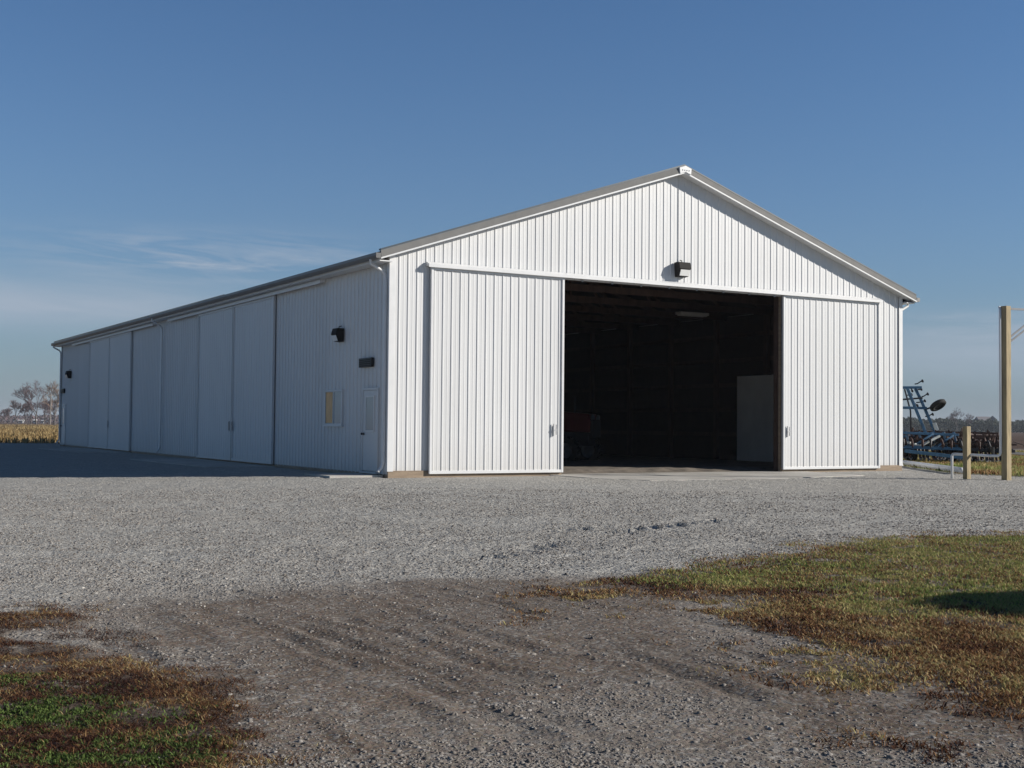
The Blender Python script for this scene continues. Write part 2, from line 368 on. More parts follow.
def height(x, y, fine=True):
    g, sp, green, lawn, dirt, field, far = masks(x, y)
    near = 1 - sm(6, 14, np.hypot(x + 4, y + 14) * .45)
    yard = (1 - lawn) * (1 - field)
    h = -.11 * sm(.8, 9, -x) - .06 * sm(2, 22, -y) + (fbm(x, y, .25, 31) - .5) * .05 * sm(1.0, 5, -y)
    open_ = sm(.3, 1.6, -y) + sm(.4, 1.5, -x) * (y > -1)
    open_ = np.clip(open_, 0, 1)
    h = h + ((fbm(x, y, 3.0, 33, 3) - .5) * .032 + (fbm(x, y, 9, 35, 2) - .5) * .017) * yard * open_ * (1 - .55 * dirt)
    xs = x - .05 * np.sin(y * .9) - .03 * (y + 19.5) ** 2 * .3
    lane = np.clip(dirt * 1.2, 0, 1) * (1 - g)
    h = h + ((fbm(xs + .25 * fbm(x, y, .6, 117), y * .12, 1.7, 111, 3) - .5) * .011 + (fbm(xs, y * .09, 8.0, 113, 2) - .5) * .026 * sm(.42, .6, fbm(x, y, 1.1, 119))) * lane * sm(.3, .55, fbm(x, y, .7, 115) + .1)
    h = h + ruts(x, y)[1] * (1 - g)
    for P in TR[:0]:
        d, al = segd(x, y, P); e = .12 + .03 * np.sin(al * 1.7)
        d = np.abs(d + (fbm(x, y, 1.3, 44) - .5) * .16); wv = fbm(x, y, .9, 41 + int(abs(P[0][0]) * 10))
        h = h + (-.009 * np.exp(-(d / (e * .7)) ** 2) + .006 * np.exp(-((d - .15) / .05) ** 2) + .003 * np.sin(al * 40) * np.exp(-(d / .13) ** 2)) * sm(.40, .62, wv)
    for P in TA:
        d, al = segd(x, y, P); wv = sm(.34, .55, fbm(x, y, .7, 43))
        h = h + (-.03 * np.exp(-(d / .16) ** 2) + .06 * np.maximum(0, np.sin(al * 21 + 9 * d)) * np.exp(-(d / .13) ** 2)) * wv
    h = h + g * (.012 + .03 * (fbm(x, y, 5, 37) - .4)) + lawn * .03
    return h
def axis(lo, hi, st, lo2, hi2, st2, far):
    a = list(np.arange(lo, hi, st)); v = a[-1]
    while v < hi2: v += st2; a.append(v)
    s = st2
    while v < far: s *= 1.16; v += s; a.append(v)
    v = a[0]; s = st; pre = []
    while v > -far: s *= 1.16; v -= s; pre.append(v)
    return np.array(pre[::-1] + a)
gx = axis(-13, -.6, .05, -.6, 17, .11, 1700); gy = axis(-24.4, -12.6, .05, -12.6, 1, .11, 1700)
X, Y = np.meshgrid(gx, gy); X_, Y_ = X.ravel(), Y.ravel()
g, sp, green, lawn, dirt, field, far = masks(X_, Y_)
Z_ = height(X_, Y_)
# inside the building the ground sheet lies under the slab
ins = (X_ > -.2) & (X_ < 16.7) & (Y_ > -.25) & (Y_ < 39.4)
Z_ = np.where(ins, np.minimum(Z_, -.06), Z_)
apz = [(4.0, -2.6), (4.6, 0), (16, 0), (12.3, -2.9), (8.2, -4.6), (5.2, -5.0)]
nx, ny = len(gx), len(gy)
idx = np.arange(nx * ny).reshape(ny, nx)
quads = np.stack([idx[:-1, :-1].ravel(), idx[:-1, 1:].ravel(), idx[1:, 1:].ravel(), idx[1:, :-1].ravel()], 1)

m, nt, b = new_mat('ground')
def attr(n): return N(nt, 'ShaderNodeAttribute', attribute_name=n).outputs['Fac']
pos = N(nt, 'ShaderNodeNewGeometry').outputs['Position']
def vor(scale, feat='F1', rnd=1):
    v = N(nt, 'ShaderNodeTexVoronoi', feature=feat); v.inputs['Scale'].default_value = scale; v.inputs['Randomness'].default_value = rnd
    nt.links.new(pos, v.inputs['Vector']); return v
v1 = vor(38); v2 = vor(16); v3 = vor(6.5)
def grey(v):
    s = N(nt, 'ShaderNodeSeparateColor'); nt.links.new(v.outputs['Color'], s.inputs[0]); return s.outputs[0]
st1 = ramp(nt, grey(v1), [(0, (.15, .145, .138)), (.45, (.24, .235, .226)), (.85, (.33, .325, .312)), (1, (.46, .445, .42))])
st2 = ramp(nt, grey(v2), [(0, (.13, .125, .118)), (.5, (.245, .24, .23)), (1, (.40, .39, .37))])
st3 = ramp(nt, grey(v3), [(0, (.16, .155, .15)), (1, (.33, .325, .31))])
gr = mixc(nt, .45, st1.outputs[0], st2.outputs[0]); gr = mixc(nt, .2, gr, st3.outputs[0])
nb = noise(nt, .35, 6, .6, pos); nm = noise(nt, 2.4, 6, .65, pos); nf = noise(nt, 60, 5, .75, pos)
gr = mixc(nt, 1.0, gr, (1.50, 1.485, 1.44), 'MULTIPLY')
gr = mixc(nt, ramp(nt, nb.outputs['Fac'], [(.4, 0), (.65, .45)]).outputs[0], gr, (.36, .335, .30))
gr = mixc(nt, .45, gr, ramp(nt, nm.outputs['Fac'], [(.32, .40), (.7, .60)]).outputs[0], 'OVERLAY')
dc = ramp(nt, nm.outputs['Fac'], [(.3, (.105, .076, .056)), (.55, (.158, .120, .091)), (.75, (.20, .160, .126))])
stv = N(nt, 'ShaderNodeMapping'); stv.inputs['Scale'].default_value = (3.4, .5, 1); stv.inputs['Rotation'].default_value = (0, 0, .12); nt.links.new(pos, stv.inputs['Vector'])
stn = noise(nt, 1.0, 8, .72, stv.outputs['Vector']); stn.inputs['Distortion'].default_value = .9
stc = ramp(nt, stn.outputs['Fac'], [(.33, (.060, .042, .031)), (.45, (.138, .106, .081)), (.72, (.195, .158, .128))])
dcs = mixc(nt, .7, dc.outputs[0], stc.outputs[0])
dcol = mixc(nt, .5, dcs, nf.outputs['Color'], 'OVERLAY')
peb = math_(nt, 'GREATER_THAN', grey(v1), .72)
dcol = mixc(nt, math_(nt, 'MULTIPLY', peb, .5), dcol, st2.outputs[0])
dcol = mixc(nt, math_(nt, 'MULTIPLY', attr('rut'), .62), dcol, (.05, .036, .028))
dfac = math_(nt, 'MULTIPLY', attr('dirt'), ramp(nt, nm.outputs['Fac'], [(.25, .75), (.6, 1)]).outputs[0])
col = mixc(nt, dfac, gr, dcol)
soil = ramp(nt, nf.outputs['Fac'], [(.3, (.045, .032, .024)), (.7, (.13, .095, .07))])
col = mixc(nt, math_(nt, 'MAXIMUM', math_(nt, 'MULTIPLY', attr('grass'), ramp(nt, nm.outputs['Fac'], [(.35, .55), (.6, .95)]).outputs[0]), math_(nt, 'MULTIPLY', attr('sparse'), .55)), col, soil.outputs[0])
lw = ramp(nt, noise(nt, 1.1, 6, .7, pos).outputs['Fac'], [(.3, (.06, .085, .022)), (.5, (.11, .125, .04)), (.7, (.17, .14, .06))])
col = mixc(nt, attr('lawn'), col, lw.outputs[0])
sb = ramp(nt, noise(nt, 3, 6, .75, pos).outputs['Fac'], [(.3, (.15, .10, .05)), (.7, (.31, .22, .10))])
col = mixc(nt, attr('field'), col, sb.outputs[0])
pl = ramp(nt, noise(nt, .05, 6, .7, pos).outputs['Fac'], [(.3, (.06, .036, .026)), (.7, (.12, .075, .05))])
col = mixc(nt, attr('far'), col, pl.outputs[0])
nt.links.new(col, b.inputs['Base Color']); b.inputs['Roughness'].default_value = .95; b.inputs['Specular IOR Level'].default_value = .15
hh = math_(nt, 'ADD', math_(nt, 'MULTIPLY', v1.outputs['Distance'], -.35), math_(nt, 'MULTIPLY', v2.outputs['Distance'], -.55))
hh = math_(nt, 'ADD', hh, math_(nt, 'MULTIPLY', nf.outputs['Fac'], .35)); hh = math_(nt, 'ADD', hh, math_(nt, 'ADD', math_(nt, 'MULTIPLY', v3.outputs['Distance'], -.3), math_(nt, 'MULTIPLY', math_(nt, 'MULTIPLY', stn.outputs['Fac'], attr('dirt')), .7)))
bp = N(nt, 'ShaderNodeBump'); bp.inputs['Distance'].default_value = .045
nt.links.new(math_(nt, 'SUBTRACT', .85, math_(nt, 'MULTIPLY', attr('dirt'), .45)), bp.inputs['Strength'])
nt.links.new(hh, bp.inputs['Height']); nt.links.new(bp.outputs[0], b.inputs['Normal'])
ground = np_mesh('ground', np.stack([X_, Y_, Z_], 1), quads, 'ground', smooth=True); struct(ground)
for nme, arr in (('grass', g), ('sparse', sp), ('lawn', lawn), ('dirt', dirt), ('field', field), ('far', far), ('rut', ruts(X_, Y_)[0])):
    a = ground.data.attributes.new(nme, 'FLOAT', 'POINT'); a.data.foreach_set('value', arr.astype(np.float32))

# ---- loose stones: one countless mass
def frustum_pts(n, dmin, dmax, pxlo=-60, pxhi=1090, power=1.0):
    t = RNG.random(n); d = dmin * (dmax / dmin) ** (t ** power)
    px = pxlo + (pxhi - pxlo) * RNG.random(n); s = (px - 512) / FPX
    f = np.array([CF.x, CF.y]); r = np.array([CR.x, CR.y])
    return CAM.x + d * (f[0] + r[0] * s), CAM.y + d * (f[1] + r[1] * s), d
ico = np.array([(0, 0, 1)] + [(math.cos(a) * .9, math.sin(a) * .9, .42) for a in np.arange(5) * 2 * math.pi / 5] + [(math.cos(a), math.sin(a), -.4) for a in (np.arange(5) + .5) * 2 * math.pi / 5])
icof = [(0, i + 1, (i + 1) % 5 + 1) for i in range(5)] + [(i + 1, i + 6, (i + 1) % 5 + 1) for i in range(5)] + [((i + 1) % 5 + 1, i + 6, (i + 1) % 5 + 6) for i in range(5)]
icof = np.array(icof)
x, y, d = frustum_pts(300000, 4.0, 24, power=1.25)
g_, sp_, gn_, lw_, dt_, fd_, fr_ = masks(x, y)
bot = sm(5.8, 4.6, d)     # coarse loose stone towards the bottom of the lane
clump = fbm(x, y, 1.1, 51)
keep = RNG.random(len(x)) < np.clip((1 - .93 * g_) * (1 - lw_) * (1 - .86 * dt_) * (.35 + .9 * sm(.35, .65, clump)) + .30 * bot * (.3 + sm(.4, .6, fbm(x, y, 1.7, 53))), 0, 1)
keep &= ~((x > -.3) & (y > -.4)) & ~(sdf(x, y, apz) > -.1)
x, y, d = x[keep], y[keep], d[keep]; n = len(x)
size = np.exp(RNG.normal(math.log(.0048), .45, n)) * (1 + .04 * np.clip(d - 6, 0, 20)); size = np.clip(size, .0025, .018)
zz = height(x, y)
P = ico[None] * (1 + RNG.normal(0, .2, (n, len(ico), 3)))
an = RNG.random(n) * 6.283; ca, sa = np.cos(an), np.sin(an)
sc3 = np.stack([size * RNG.uniform(.8, 1.5, n), size * RNG.uniform(.7, 1.1, n), size * RNG.uniform(.45, .85, n)], 1)
P = P * sc3[:, None]
Q = np.stack([P[..., 0] * ca[:, None] - P[..., 1] * sa[:, None] + x[:, None], P[..., 0] * sa[:, None] + P[..., 1] * ca[:, None] + y[:, None], P[..., 2] + (zz + size * .0)[:, None]], -1)
F = (icof[None] + (np.arange(n) * len(ico))[:, None, None]).reshape(-1, 3)
tn = np.clip(RNG.beta(2.2, 2.6, n) * np.where(d < 9, .86, 1), 0, 1)
st = np_mesh('gravel', Q.reshape(-1, 3), F, 'stone', np.repeat(tn, len(ico)))
tag(st, 'loose grey crushed stone scattered over the yard and the dirt lane', 'gravel', kind='stuff')

# ---- blades
def blades(x, y, z, h, w, lean, tint, name, mat, flat=None):
    n = len(x); a = RNG.random(n) * 6.283; la = RNG.random(n) * 6.283
    dx, dy = np.cos(a) * w / 2, np.sin(a) * w / 2
    lx, ly = np.cos(la) * lean * h, np.sin(la) * lean * h
    up = h * np.sqrt(np.maximum(.06, 1 - np.minimum(lean, .97) ** 2))
    b0 = np.stack([x - dx, y - dy, z - .004], 1); b1 = np.stack([x + dx, y + dy, z - .004], 1)
    m0 = np.stack([x - dx * .8 + lx * .4, y - dy * .8 + ly * .4, z + up * .62], 1); m1 = np.stack([x + dx * .8 + lx * .4, y + dy * .8 + ly * .4, z + up * .62], 1)
    t = np.stack([x + lx, y + ly, z + up], 1)
    V = np.stack([b0, b1, m1, m0, t], 1).reshape(-1, 3); o = (np.arange(n) * 5)[:, None]
    T = np.concatenate([o + np.array([[0, 1, 2]]), o + np.array([[0, 2, 3]]), o + np.array([[3, 2, 4]])], 0)
    return np_mesh(name, V, T, mat, np.repeat(tint, 5))
# left patch: weeds and dead growth
x, y, d = frustum_pts(330000, 3.9, 13, -90, 360, 1.0)
g_, sp_, gn_, *_r = masks(x, y); left = x < -8.6
pr = np.maximum(g_ * .95, sp_ * .7) * (1 - .6 * (1 - sm(-.3, .1, sdf(x, y, LG))) * sm(.44, .34, fbm(x, y, 3.6, 131))) * (.12 + .88 * sm(.30, .46, fbm(x, y, 3.4, 91)) * sm(.26, .42, fbm(x, y, 11, 93))); k = (RNG.random(len(x)) < pr) & left
x, y, g_, gn_, d = x[k], y[k], g_[k], gn_[k], d[k]; n = len(x)
isg = RNG.random(n) < gn_ * .92 * sm(.36, .56, .5 * fbm(x, y, 4.5, 83) + .5 * fbm(x, y, 13, 85))
pat = fbm(x, y, 3.2, 61)
tint = np.where(isg, RNG.uniform(.84, 1, n), np.clip(RNG.normal(.19, .15, n) + (pat - .5) * .7, 0, .56))
h = np.where(isg, RNG.uniform(.010, .026, n), RNG.uniform(.012, .05, n)); wd = np.where(isg, RNG.uniform(.004, .011, n), RNG.uniform(.002, .0055, n))
ln = np.where(isg, RNG.uniform(.5, 1.0, n), RNG.uniform(.8, 1.0, n))
o = blades(x, y, height(x, y), h, wd, ln, tint, 'weed_patch', 'blade')
tag(o, 'green weeds and reddish dead growth in the near left corner', 'weeds', kind='stuff')
# right patch: short mown grass with a dead margin
x, y, d = frustum_pts(520000, 4.3, 22, 470, 1120, .9)
g_, sp_, gn_, *_r = masks(x, y); right = x > -8.2
pr = np.maximum(g_ * .95, sp_ * .65) * (.25 + .75 * sm(.28, .45, fbm(x, y, 3.0, 95))); k = (RNG.random(len(x)) < pr) & right
x, y, g_, gn_, d = x[k], y[k], g_[k], gn_[k], d[k]; n = len(x)
isg = RNG.random(n) < gn_ * (.30 + .45 * sm(.38, .62, fbm(x, y, 1.2, 81)))
pat = fbm(x, y, 1.6, 63)
tint = np.where(isg, RNG.uniform(.56, .84, n), np.clip(RNG.normal(.36, .12, n) + (pat - .5) * .75 + .13 * gn_, .02, .58))
h = np.where(isg, RNG.uniform(.015, .045, n), RNG.uniform(.015, .045, n)); wd = RNG.uniform(.004, .009, n) * (1 + .03 * d)
ln = np.where(isg, RNG.uniform(.4, .98, n), RNG.uniform(.65, 1.0, n))
o = blades(x, y, height(x, y), h, wd, ln, tint, 'lawn_grass', 'blade')
tag(o, 'short green grass with a brown dead margin right of the dirt lane', 'grass', kind='stuff')
# grass around the implement
x, y, d = frustum_pts(60000, 30, 75, 880, 1110, .9)
lw_ = masks(x, y)[3]; k = (RNG.random(len(x)) < lw_) & ~((x < 17) & (y > -.6)); x, y, d = x[k], y[k], d[k]; n = len(x)
pat = fbm(x, y, .5, 65)
tint = np.clip(.55 + (pat - .5) * 1.1 + RNG.normal(0, .12, n), .25, .95)
o = blades(x, y, np.full(n, .02), RNG.uniform(.05, .16, n), RNG.uniform(.02, .04, n), RNG.uniform(.1, .8, n), tint, 'rough_grass', 'blade')
tag(o, 'rough yellow green grass around the parked implement', 'grass', kind='stuff')
# corn stubble
x, y, d = frustum_pts(60000, 52, 330, -260, 90, .8)
fd_ = masks(x, y)[5]; k = (RNG.random(len(x)) < fd_) & ~((x > -.8) & (x < 17.2) & (y < 40.6)); x, y, d = x[k], y[k], d[k]; n = len(x)
tint = np.clip(RNG.normal(.5, .22, n) + (fbm(x, y, .12, 67) - .5) * .8, 0, 1)
o = blades(x, y, np.zeros(n), RNG.uniform(.12, .45, n), RNG.uniform(.03, .09, n) * (.6 + d / 180), RNG.uniform(.05, .7, n), tint, 'corn_stubble', 'stalk')
tag(o, 'dry golden corn stubble in the field beyond the barn', 'crop stubble', kind='stuff')

# ------------------------------------------------------------------ the barn
BW, BL, HW = 16.46, 39.12, 5.06
RX = BW / 2; RZ = 7.97; SL = .335
def zr(x): return RZ - SL * abs(x - RX)
barn = thing('pole_barn', 'long white ribbed steel pole barn with its big front door standing open', 'barn')
RIB = .2286
def rib_profile(u0, u1, phase=0, h=.0135):
    pts = [(u0, 0.)]; k = math.floor((u0 - phase) / RIB)
    while True:
        c = phase + k * RIB; k += 1
        if c > u1 + .1: break
        for du, dd in ((-.026, 0), (-.013, h), (.013, h), (.026, 0), (.098, 0), (.106, .003), (.122, .003), (.130, 0)):
            if u0 < c + du < u1: pts.append((c + du, dd))
    pts.append((u1, 0.)); return pts
def corrug(mb, u0, u1, zb, zt, mp, phase=0, extra=(), h=.0135):
    P = rib_profile(u0, u1, phase, h)
    for e in extra:
        if u0 < e < u1: P.append((e, 0.))
    P.sort(); o = len(mb.v)
    for u, dd in P: mb.v.append(mp(u, zb(u), dd)); mb.v.append(mp(u, zt(u), dd))
    for i in range(len(P) - 1): mb.f.append((o + 2 * i, o + 2 * i + 2, o + 2 * i + 3, o + 2 * i + 1))
    mb.open_sheet = True
    return mb
front = lambda y0: (lambda u, z, d: (u, y0 - d, z))
back = lambda y0: (lambda u, z, d: (u, y0 + d, z))
leftm = lambda x0: (lambda u, z, d: (x0 - d, u, z))
rightm = lambda x0: (lambda u, z, d: (x0 + d, u, z))
K = lambda c: (lambda u: c)
OX0, OX1, OZ = 4.66, 11.80, 4.83
ztw = lambda u: zr(u) - .13
mb = MB()
corrug(mb, .0, OX0, K(.13), ztw, front(0)); corrug(mb, OX0, OX1, K(OZ), ztw, front(0), extra=(RX,)); corrug(mb, OX1, BW, K(.13), ztw, front(0))
mb.build('front_wall', 'siding_front', barn)
corrug(MB(), 0, BW, K(.13), ztw, back(BL), extra=(RX,)).build('back_wall', 'siding_front', barn)
# left wall leaves the doorways of the side doors closed by the doors in front of it
corrug(MB(), 0, BL, K(.05), K(HW), leftm(0), h=.021).build('side_wall', 'siding_side', barn)
corrug(MB(), 0, BL, K(.13), K(HW), rightm(BW)).build('side_wall', 'siding_side', barn)
# dark lining and framing inside
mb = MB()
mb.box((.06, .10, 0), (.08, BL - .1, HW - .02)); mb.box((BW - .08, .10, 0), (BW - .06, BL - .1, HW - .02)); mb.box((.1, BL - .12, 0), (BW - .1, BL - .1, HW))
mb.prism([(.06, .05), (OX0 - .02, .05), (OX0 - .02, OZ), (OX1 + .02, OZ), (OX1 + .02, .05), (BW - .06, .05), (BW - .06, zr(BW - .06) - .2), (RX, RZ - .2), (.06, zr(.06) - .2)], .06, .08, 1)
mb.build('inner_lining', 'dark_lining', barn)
for xa, xb in ((-.012, OX0 - .02), (OX1 + .02, BW + .012)):
    MB().box((xa, -.03, -.1), (xb, .02, .15)).build('skirt_board', 'wood_skirt', barn, bevel=.004)
mb = MB(); mb.box((-.012, .04, -.1), (.02, BL, .07)); mb.build('skirt_board', 'wood_skirt', barn, bevel=.004)
mb = MB(); mb.box((BW - .02, .04, -.1), (BW + .03, BL, .16)); mb.build('skirt_board', 'wood_skirt', barn, bevel=.004)
for k in range(1, 15):
    y = k * 2.6
    if y > BL - 1: break
    mb = MB(); mb.bar((.1, y, 5.0), (BW - .1, y, 5.0), .045, .19)
    mb.bar((.1, y, zr(.1) - .28), (RX, y, RZ - .28), .045, .19); mb.bar((BW - .1, y, zr(.1) - .28), (RX, y, RZ - .28), .045, .19)
    for q in (2.6, 5.3): 
        mb.bar((q, y, 5.08), (q + 1.3, y, zr(q + 1.3) - .35), .045, .1); mb.bar((BW - q, y, 5.08), (BW - q - 1.3, y, zr(q + 1.3) - .35), .045, .1)
    mb.bar((RX, y, 5.08), (RX, y, RZ - .35), .045, .1)
    mb.build('truss', 'wood_interior', barn)
for k in range(0, 14):
    y = .35 + k * 2.6
    mb = MB(); mb.box((BW - .26, y, 0), (BW - .11, y + .15, 5.0)); mb.build('post', 'wood_interior', barn)
for z in (.9, 1.75, 2.6, 3.45, 4.3):
    mb = MB(); mb.box((BW - .11, .3, z), (BW - .083, BL - .2, z + .14)); mb.build('girt', 'wood_interior', barn)
mb = MB()
for i in range(7):
    mb.box((BW - .30, .55 + i * .92, .02), (BW - .27, .55 + i * .92 + .912, 2.95))
mb.build('wall_liner', 'liner_white', barn, bevel=.004)
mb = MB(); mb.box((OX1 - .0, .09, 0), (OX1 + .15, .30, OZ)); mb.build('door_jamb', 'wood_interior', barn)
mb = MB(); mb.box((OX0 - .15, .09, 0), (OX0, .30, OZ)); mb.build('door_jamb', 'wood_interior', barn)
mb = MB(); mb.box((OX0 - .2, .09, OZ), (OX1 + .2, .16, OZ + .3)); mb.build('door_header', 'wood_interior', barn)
pl_ = MAT['wood_interior']
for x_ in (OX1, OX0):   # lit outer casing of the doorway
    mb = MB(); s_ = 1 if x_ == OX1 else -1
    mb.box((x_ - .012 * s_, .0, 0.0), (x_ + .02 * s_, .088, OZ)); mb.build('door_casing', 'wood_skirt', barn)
t_ = MB().box((12.15, 4.9, 4.72), (13.25, 5.2, 4.80)); t_.box((12.2, 4.93, 4.69), (13.2, 5.0, 4.72)).box((12.2, 5.1, 4.69), (13.2, 5.17, 4.72))
lamp = t_.build('ceiling_lamp', 'lamp_housing_white', barn, bevel=.005)
# roof
mb = MB(); ov, ye = .36, .20
for s in (-1, 1):
    mpf = (lambda s: (lambda u, v, d: (RX + s * (v + d * .317), u, RZ - SL * v + d * .95)))(s)
    corrug(mb, -ye, BL + ye, K(0.0), K(RX + ov), mpf, h=.02)
roof = mb.build('roof', 'roof_metal', barn)
mb = MB()
for s in (-1, 1):
    a = RX + s * .02; bq = RX + s * (RX + ov - .02)
    mb.prism([(a, RZ - .02), (bq, zr(bq) - .02), (bq, zr(bq) - .10), (a, RZ - .10)], -ye + .02, BL + ye - .02, 1)
mb.build('roof_deck', 'dark_lining', roof)
mb = MB(); mb.prism([(RX - .22, RZ - .055), (RX, RZ + .035), (RX + .22, RZ - .055), (RX + .22, RZ - .065), (RX, RZ + .02), (RX - .22, RZ - .065)], -ye - .03, BL + ye + .03, 1)
mb.build('ridge_cap', 'grey_trim', roof)
def rake(s, yf, sg):
    """sloping edge trim on a gable: a leaning fascia and a white lip below it"""
    def sweep(prof, v0, v1):
        vs = []; n = len(prof)
        for v in (v0, v1):
            for q, h in prof: vs.append((RX + s * v, yf + sg * q, RZ - SL * v + h))
        return MB().add(vs, [tuple(range(n))[::-1], tuple(range(n, 2 * n))] + [(i, (i + 1) % n, n + (i + 1) % n, n + i) for i in range(n)])
    f = sweep([(-.0, .045), (.06, .045), (.095, -.115), (.0, -.115)], 0, RX + ov); f.build('rake_fascia', 'rake_grey', roof, bevel=.006)
    rt = sweep([(-.05, .047), (.066, .047), (.066, .085), (-.05, .085)], 0, RX + ov); rt.build('roof_edge', 'roof_metal', roof)
    l = sweep([(.0, -.117), (.09, -.117), (.09, -.155), (.07, -.155), (.065, -.14), (.0, -.14)], 0, RX + ov); l.build('rake_lip', 'white_trim', roof)
    so = sweep([(.0, -.115), (.0, -.14), (-.2, -.14), (-.2, -.115)], .0, RX + ov); so.build('rake_soffit', 'white_trim', roof)
for s in (-1, 1): rake(s, -ye, -1); rake(s, BL + ye, 1)
mb = MB(); mb.prism([(RX - .20, RZ - .025), (RX, RZ + .042), (RX + .20, RZ - .025), (RX + .18, RZ - .19), (RX, RZ - .13), (RX - .18, RZ - .19)], -ye - .115, -ye - .02, 1)
mb.build('ridge_plate', 'white_trim', roof, bevel=.012)
for i in range(4):
    mb = MB(); mb.box((RX - .11 + i * .07, -ye - .117, RZ - .10), (RX - .09 + i * .07, -ye - .121, RZ - .07)); mb.build('ridge_plate_screw', 'dark_steel', roof)
for s in (-1, 1):
    xe = RX + s * (RX + ov); z0 = zr(xe)
    so = MB(); so.box((RX + s * (RX + .03), -ye, z0 - .19), (xe - s * .005, BL + ye, z0 - .165)); so.build('eave_soffit', 'white_trim', roof)
    fb = MB(); fb.box((xe - s * .03, -ye, z0 - .163), (xe, BL + ye, z0 - .03)); fb.build('eave_fascia', 'white_trim', roof)
    gp = [(0.004, 0.0), (.012, -.10), (.03, -.125), (.09, -.125), (.125, -.06), (.125, .005), (.115, .005), (.112, -.05), (.085, -.115), (.02, -.115), (.01, .0)]
    gu = MB(); gu.prism([(xe + s * a, z0 - .02 + q) for a, q in gp], -ye - .08, BL + ye + .08, 1)
    gu.box((xe + s * .006, -ye - .086, z0 - .135), (xe + s * .123, -ye - .08, z0 - .02)); gu.box((xe + s * .006, BL + ye + .08, z0 - .135), (xe + s * .123, BL + ye + .086, z0 - .02))
    gu.build('gutter', 'roof_metal' if False else 'grey_trim', roof)
def downspout(x, y, s, z0, out=.12):
    mb = MB(); xo = x + s * .05
    mb.tube([(x + s * (ov + .06), y, z0), (x + s * (ov + .05), y, z0 - .10), (x + s * .12, y, z0 - .25), (xo + s * .01, y, z0 - .34), (xo, y, z0 - .5)], .038, 10)
    mb.box((xo - .03, y - .042, .32), (xo + .03, y + .042, z0 - .48))
    mb.tube([(xo, y, .34), (xo + s * .03, y, .24), (xo + s * out, y, .12)], .038, 10)
    return mb.build('downspout', 'white_trim', barn, bevel=.006)
zg = zr(-ov) - .13
downspout(-.03, .10, -1, zg); downspout(-.03, 19.7, -1, zg); downspout(-.03, BL - .12, -1, zg); downspout(BW + .03, .14, 1, zg); downspout(BW + .03, BL - .12, 1, zg)
for x_, sx in ((0, -1), (BW, 1)):
    for y_, sy in ((0, -1), (BL, 1)):
        mb = MB(); mb.box((x_ + sx * .034, y_ + sy * .034, .135), (x_ - sx * .11, y_ + sy * .028, HW + .02 if sy < 0 else HW)); mb.box((x_ + sx * .034, y_ + sy * .027, .135), (x_ + sx * .028, y_ - sy * .11, HW))
        mb.build('corner_trim', 'white_trim', barn)
# sliding doors
def sliding_door(u0, u1, z0, z1, mp, mat, handle_u, parent=barn):
    """mp(u, z, d): d = distance out of the wall"""
    d0, d1 = .035, .095
    c = MB(); corrug(c, u0 + .045, u1 - .045, K(z0 + .05), K(z1 - .05), lambda u, z, d: mp(u, z, d1 - .022 + d), phase=u0 + .10)
    for a in ((u0, z0, u0, z1), (u1, z0, u1, z1)): pass
    door = c.build('sliding_door', mat, parent)
    def bx(m, ua, ub, za, zb, da, db):
        p = mp(ua, za, da); q = mp(ub, zb, db); return m.box(p, q)
    e = MB(); bx(e, u0, u0 + .06, z0, z1, d0, d1 + .012); bx(e, u1 - .06, u1, z0, z1, d0, d1 + .012)
    bx(e, u0 + .06, u1 - .06, z0, z0 + .07, d0, d1 + .008); bx(e, u0 + .06, u1 - .06, z1 - .07, z1, d0, d1 + .008)
    e.build('edge_trim', 'white_trim' if mat == 'siding_front' else 'siding_side', door, bevel=.004)
    bk = MB(); bx(bk, u0 + .03, u1 - .03, z0 + .03, z1 - .03, d0 + .004, d0 + .02); bk.build('door_backing', 'wood_interior', door)
    if handle_u is not None:
        h = MB(); hu = handle_u
        bx(h, hu - .045, hu - .02, .96, 1.26, d1 + .014, d1 + .04); bx(h, hu + .03, hu + .05, .99, 1.24, d1 + .014, d1 + .04); bx(h, hu - .05, hu + .06, 1.09, 1.12, d1 + .02, d1 + .05)
        h.build('handle', 'steel', door)
    return door
ZD = 4.88
sliding_door(1.0, OX0, .07, ZD, front(0), 'siding_front', OX0 - .26)
sliding_door(OX1, 15.50, .07, ZD, front(0), 'siding_front', OX1 + .17)
def track(u0, u1, z, mp, h=.15):
    m = MB()
    p = [(.03, h), (.05, h), (.16, h - .05), (.175, h - .06), (.175, 0.0), (.165, 0.0), (.16, .03), (.03, .03)]
    n = len(p); vs = [mp(u, z + q, d) for u in (u0, u1) for d, q in p]
    m.add(vs, [tuple(range(n))[::-1], tuple(range(n, 2 * n))] + [(i, (i + 1) % n, n + (i + 1) % n, n + i) for i in range(n)])
    return m.build('door_track', 'white_trim', barn)
tr_f = track(.90, 15.55, ZD - .02, front(0), .13)
for u in np.arange(5.2, 11.8, .9):
    mb = MB(); mb.box((u, -.05, OZ - .03), (u + .05, -.03, OZ + .02)); mb.build('track_bracket', 'steel', tr_f)
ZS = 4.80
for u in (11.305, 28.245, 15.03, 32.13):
    MB().box((-.10, u - .021, .08), (-.04, u + .021, ZS - .02)).build('gap_shade_strip', 'rubber', barn)  # black strips stand in for shade at leaf gaps and far edges
for u0, u1, hu in ((7.62, 11.28, 11.28 - .12), (11.33, 15.0, 11.33 + .12), (24.4, 28.22, 28.22 - .12), (28.27, 32.1, None)):
    sliding_door(u0, u1, .06, ZS, leftm(0), 'siding_side', hu)
track(3.9, 18.6, ZS - .01, leftm(0), .15); track(20.7, 35.8, ZS - .01, leftm(0), .15)
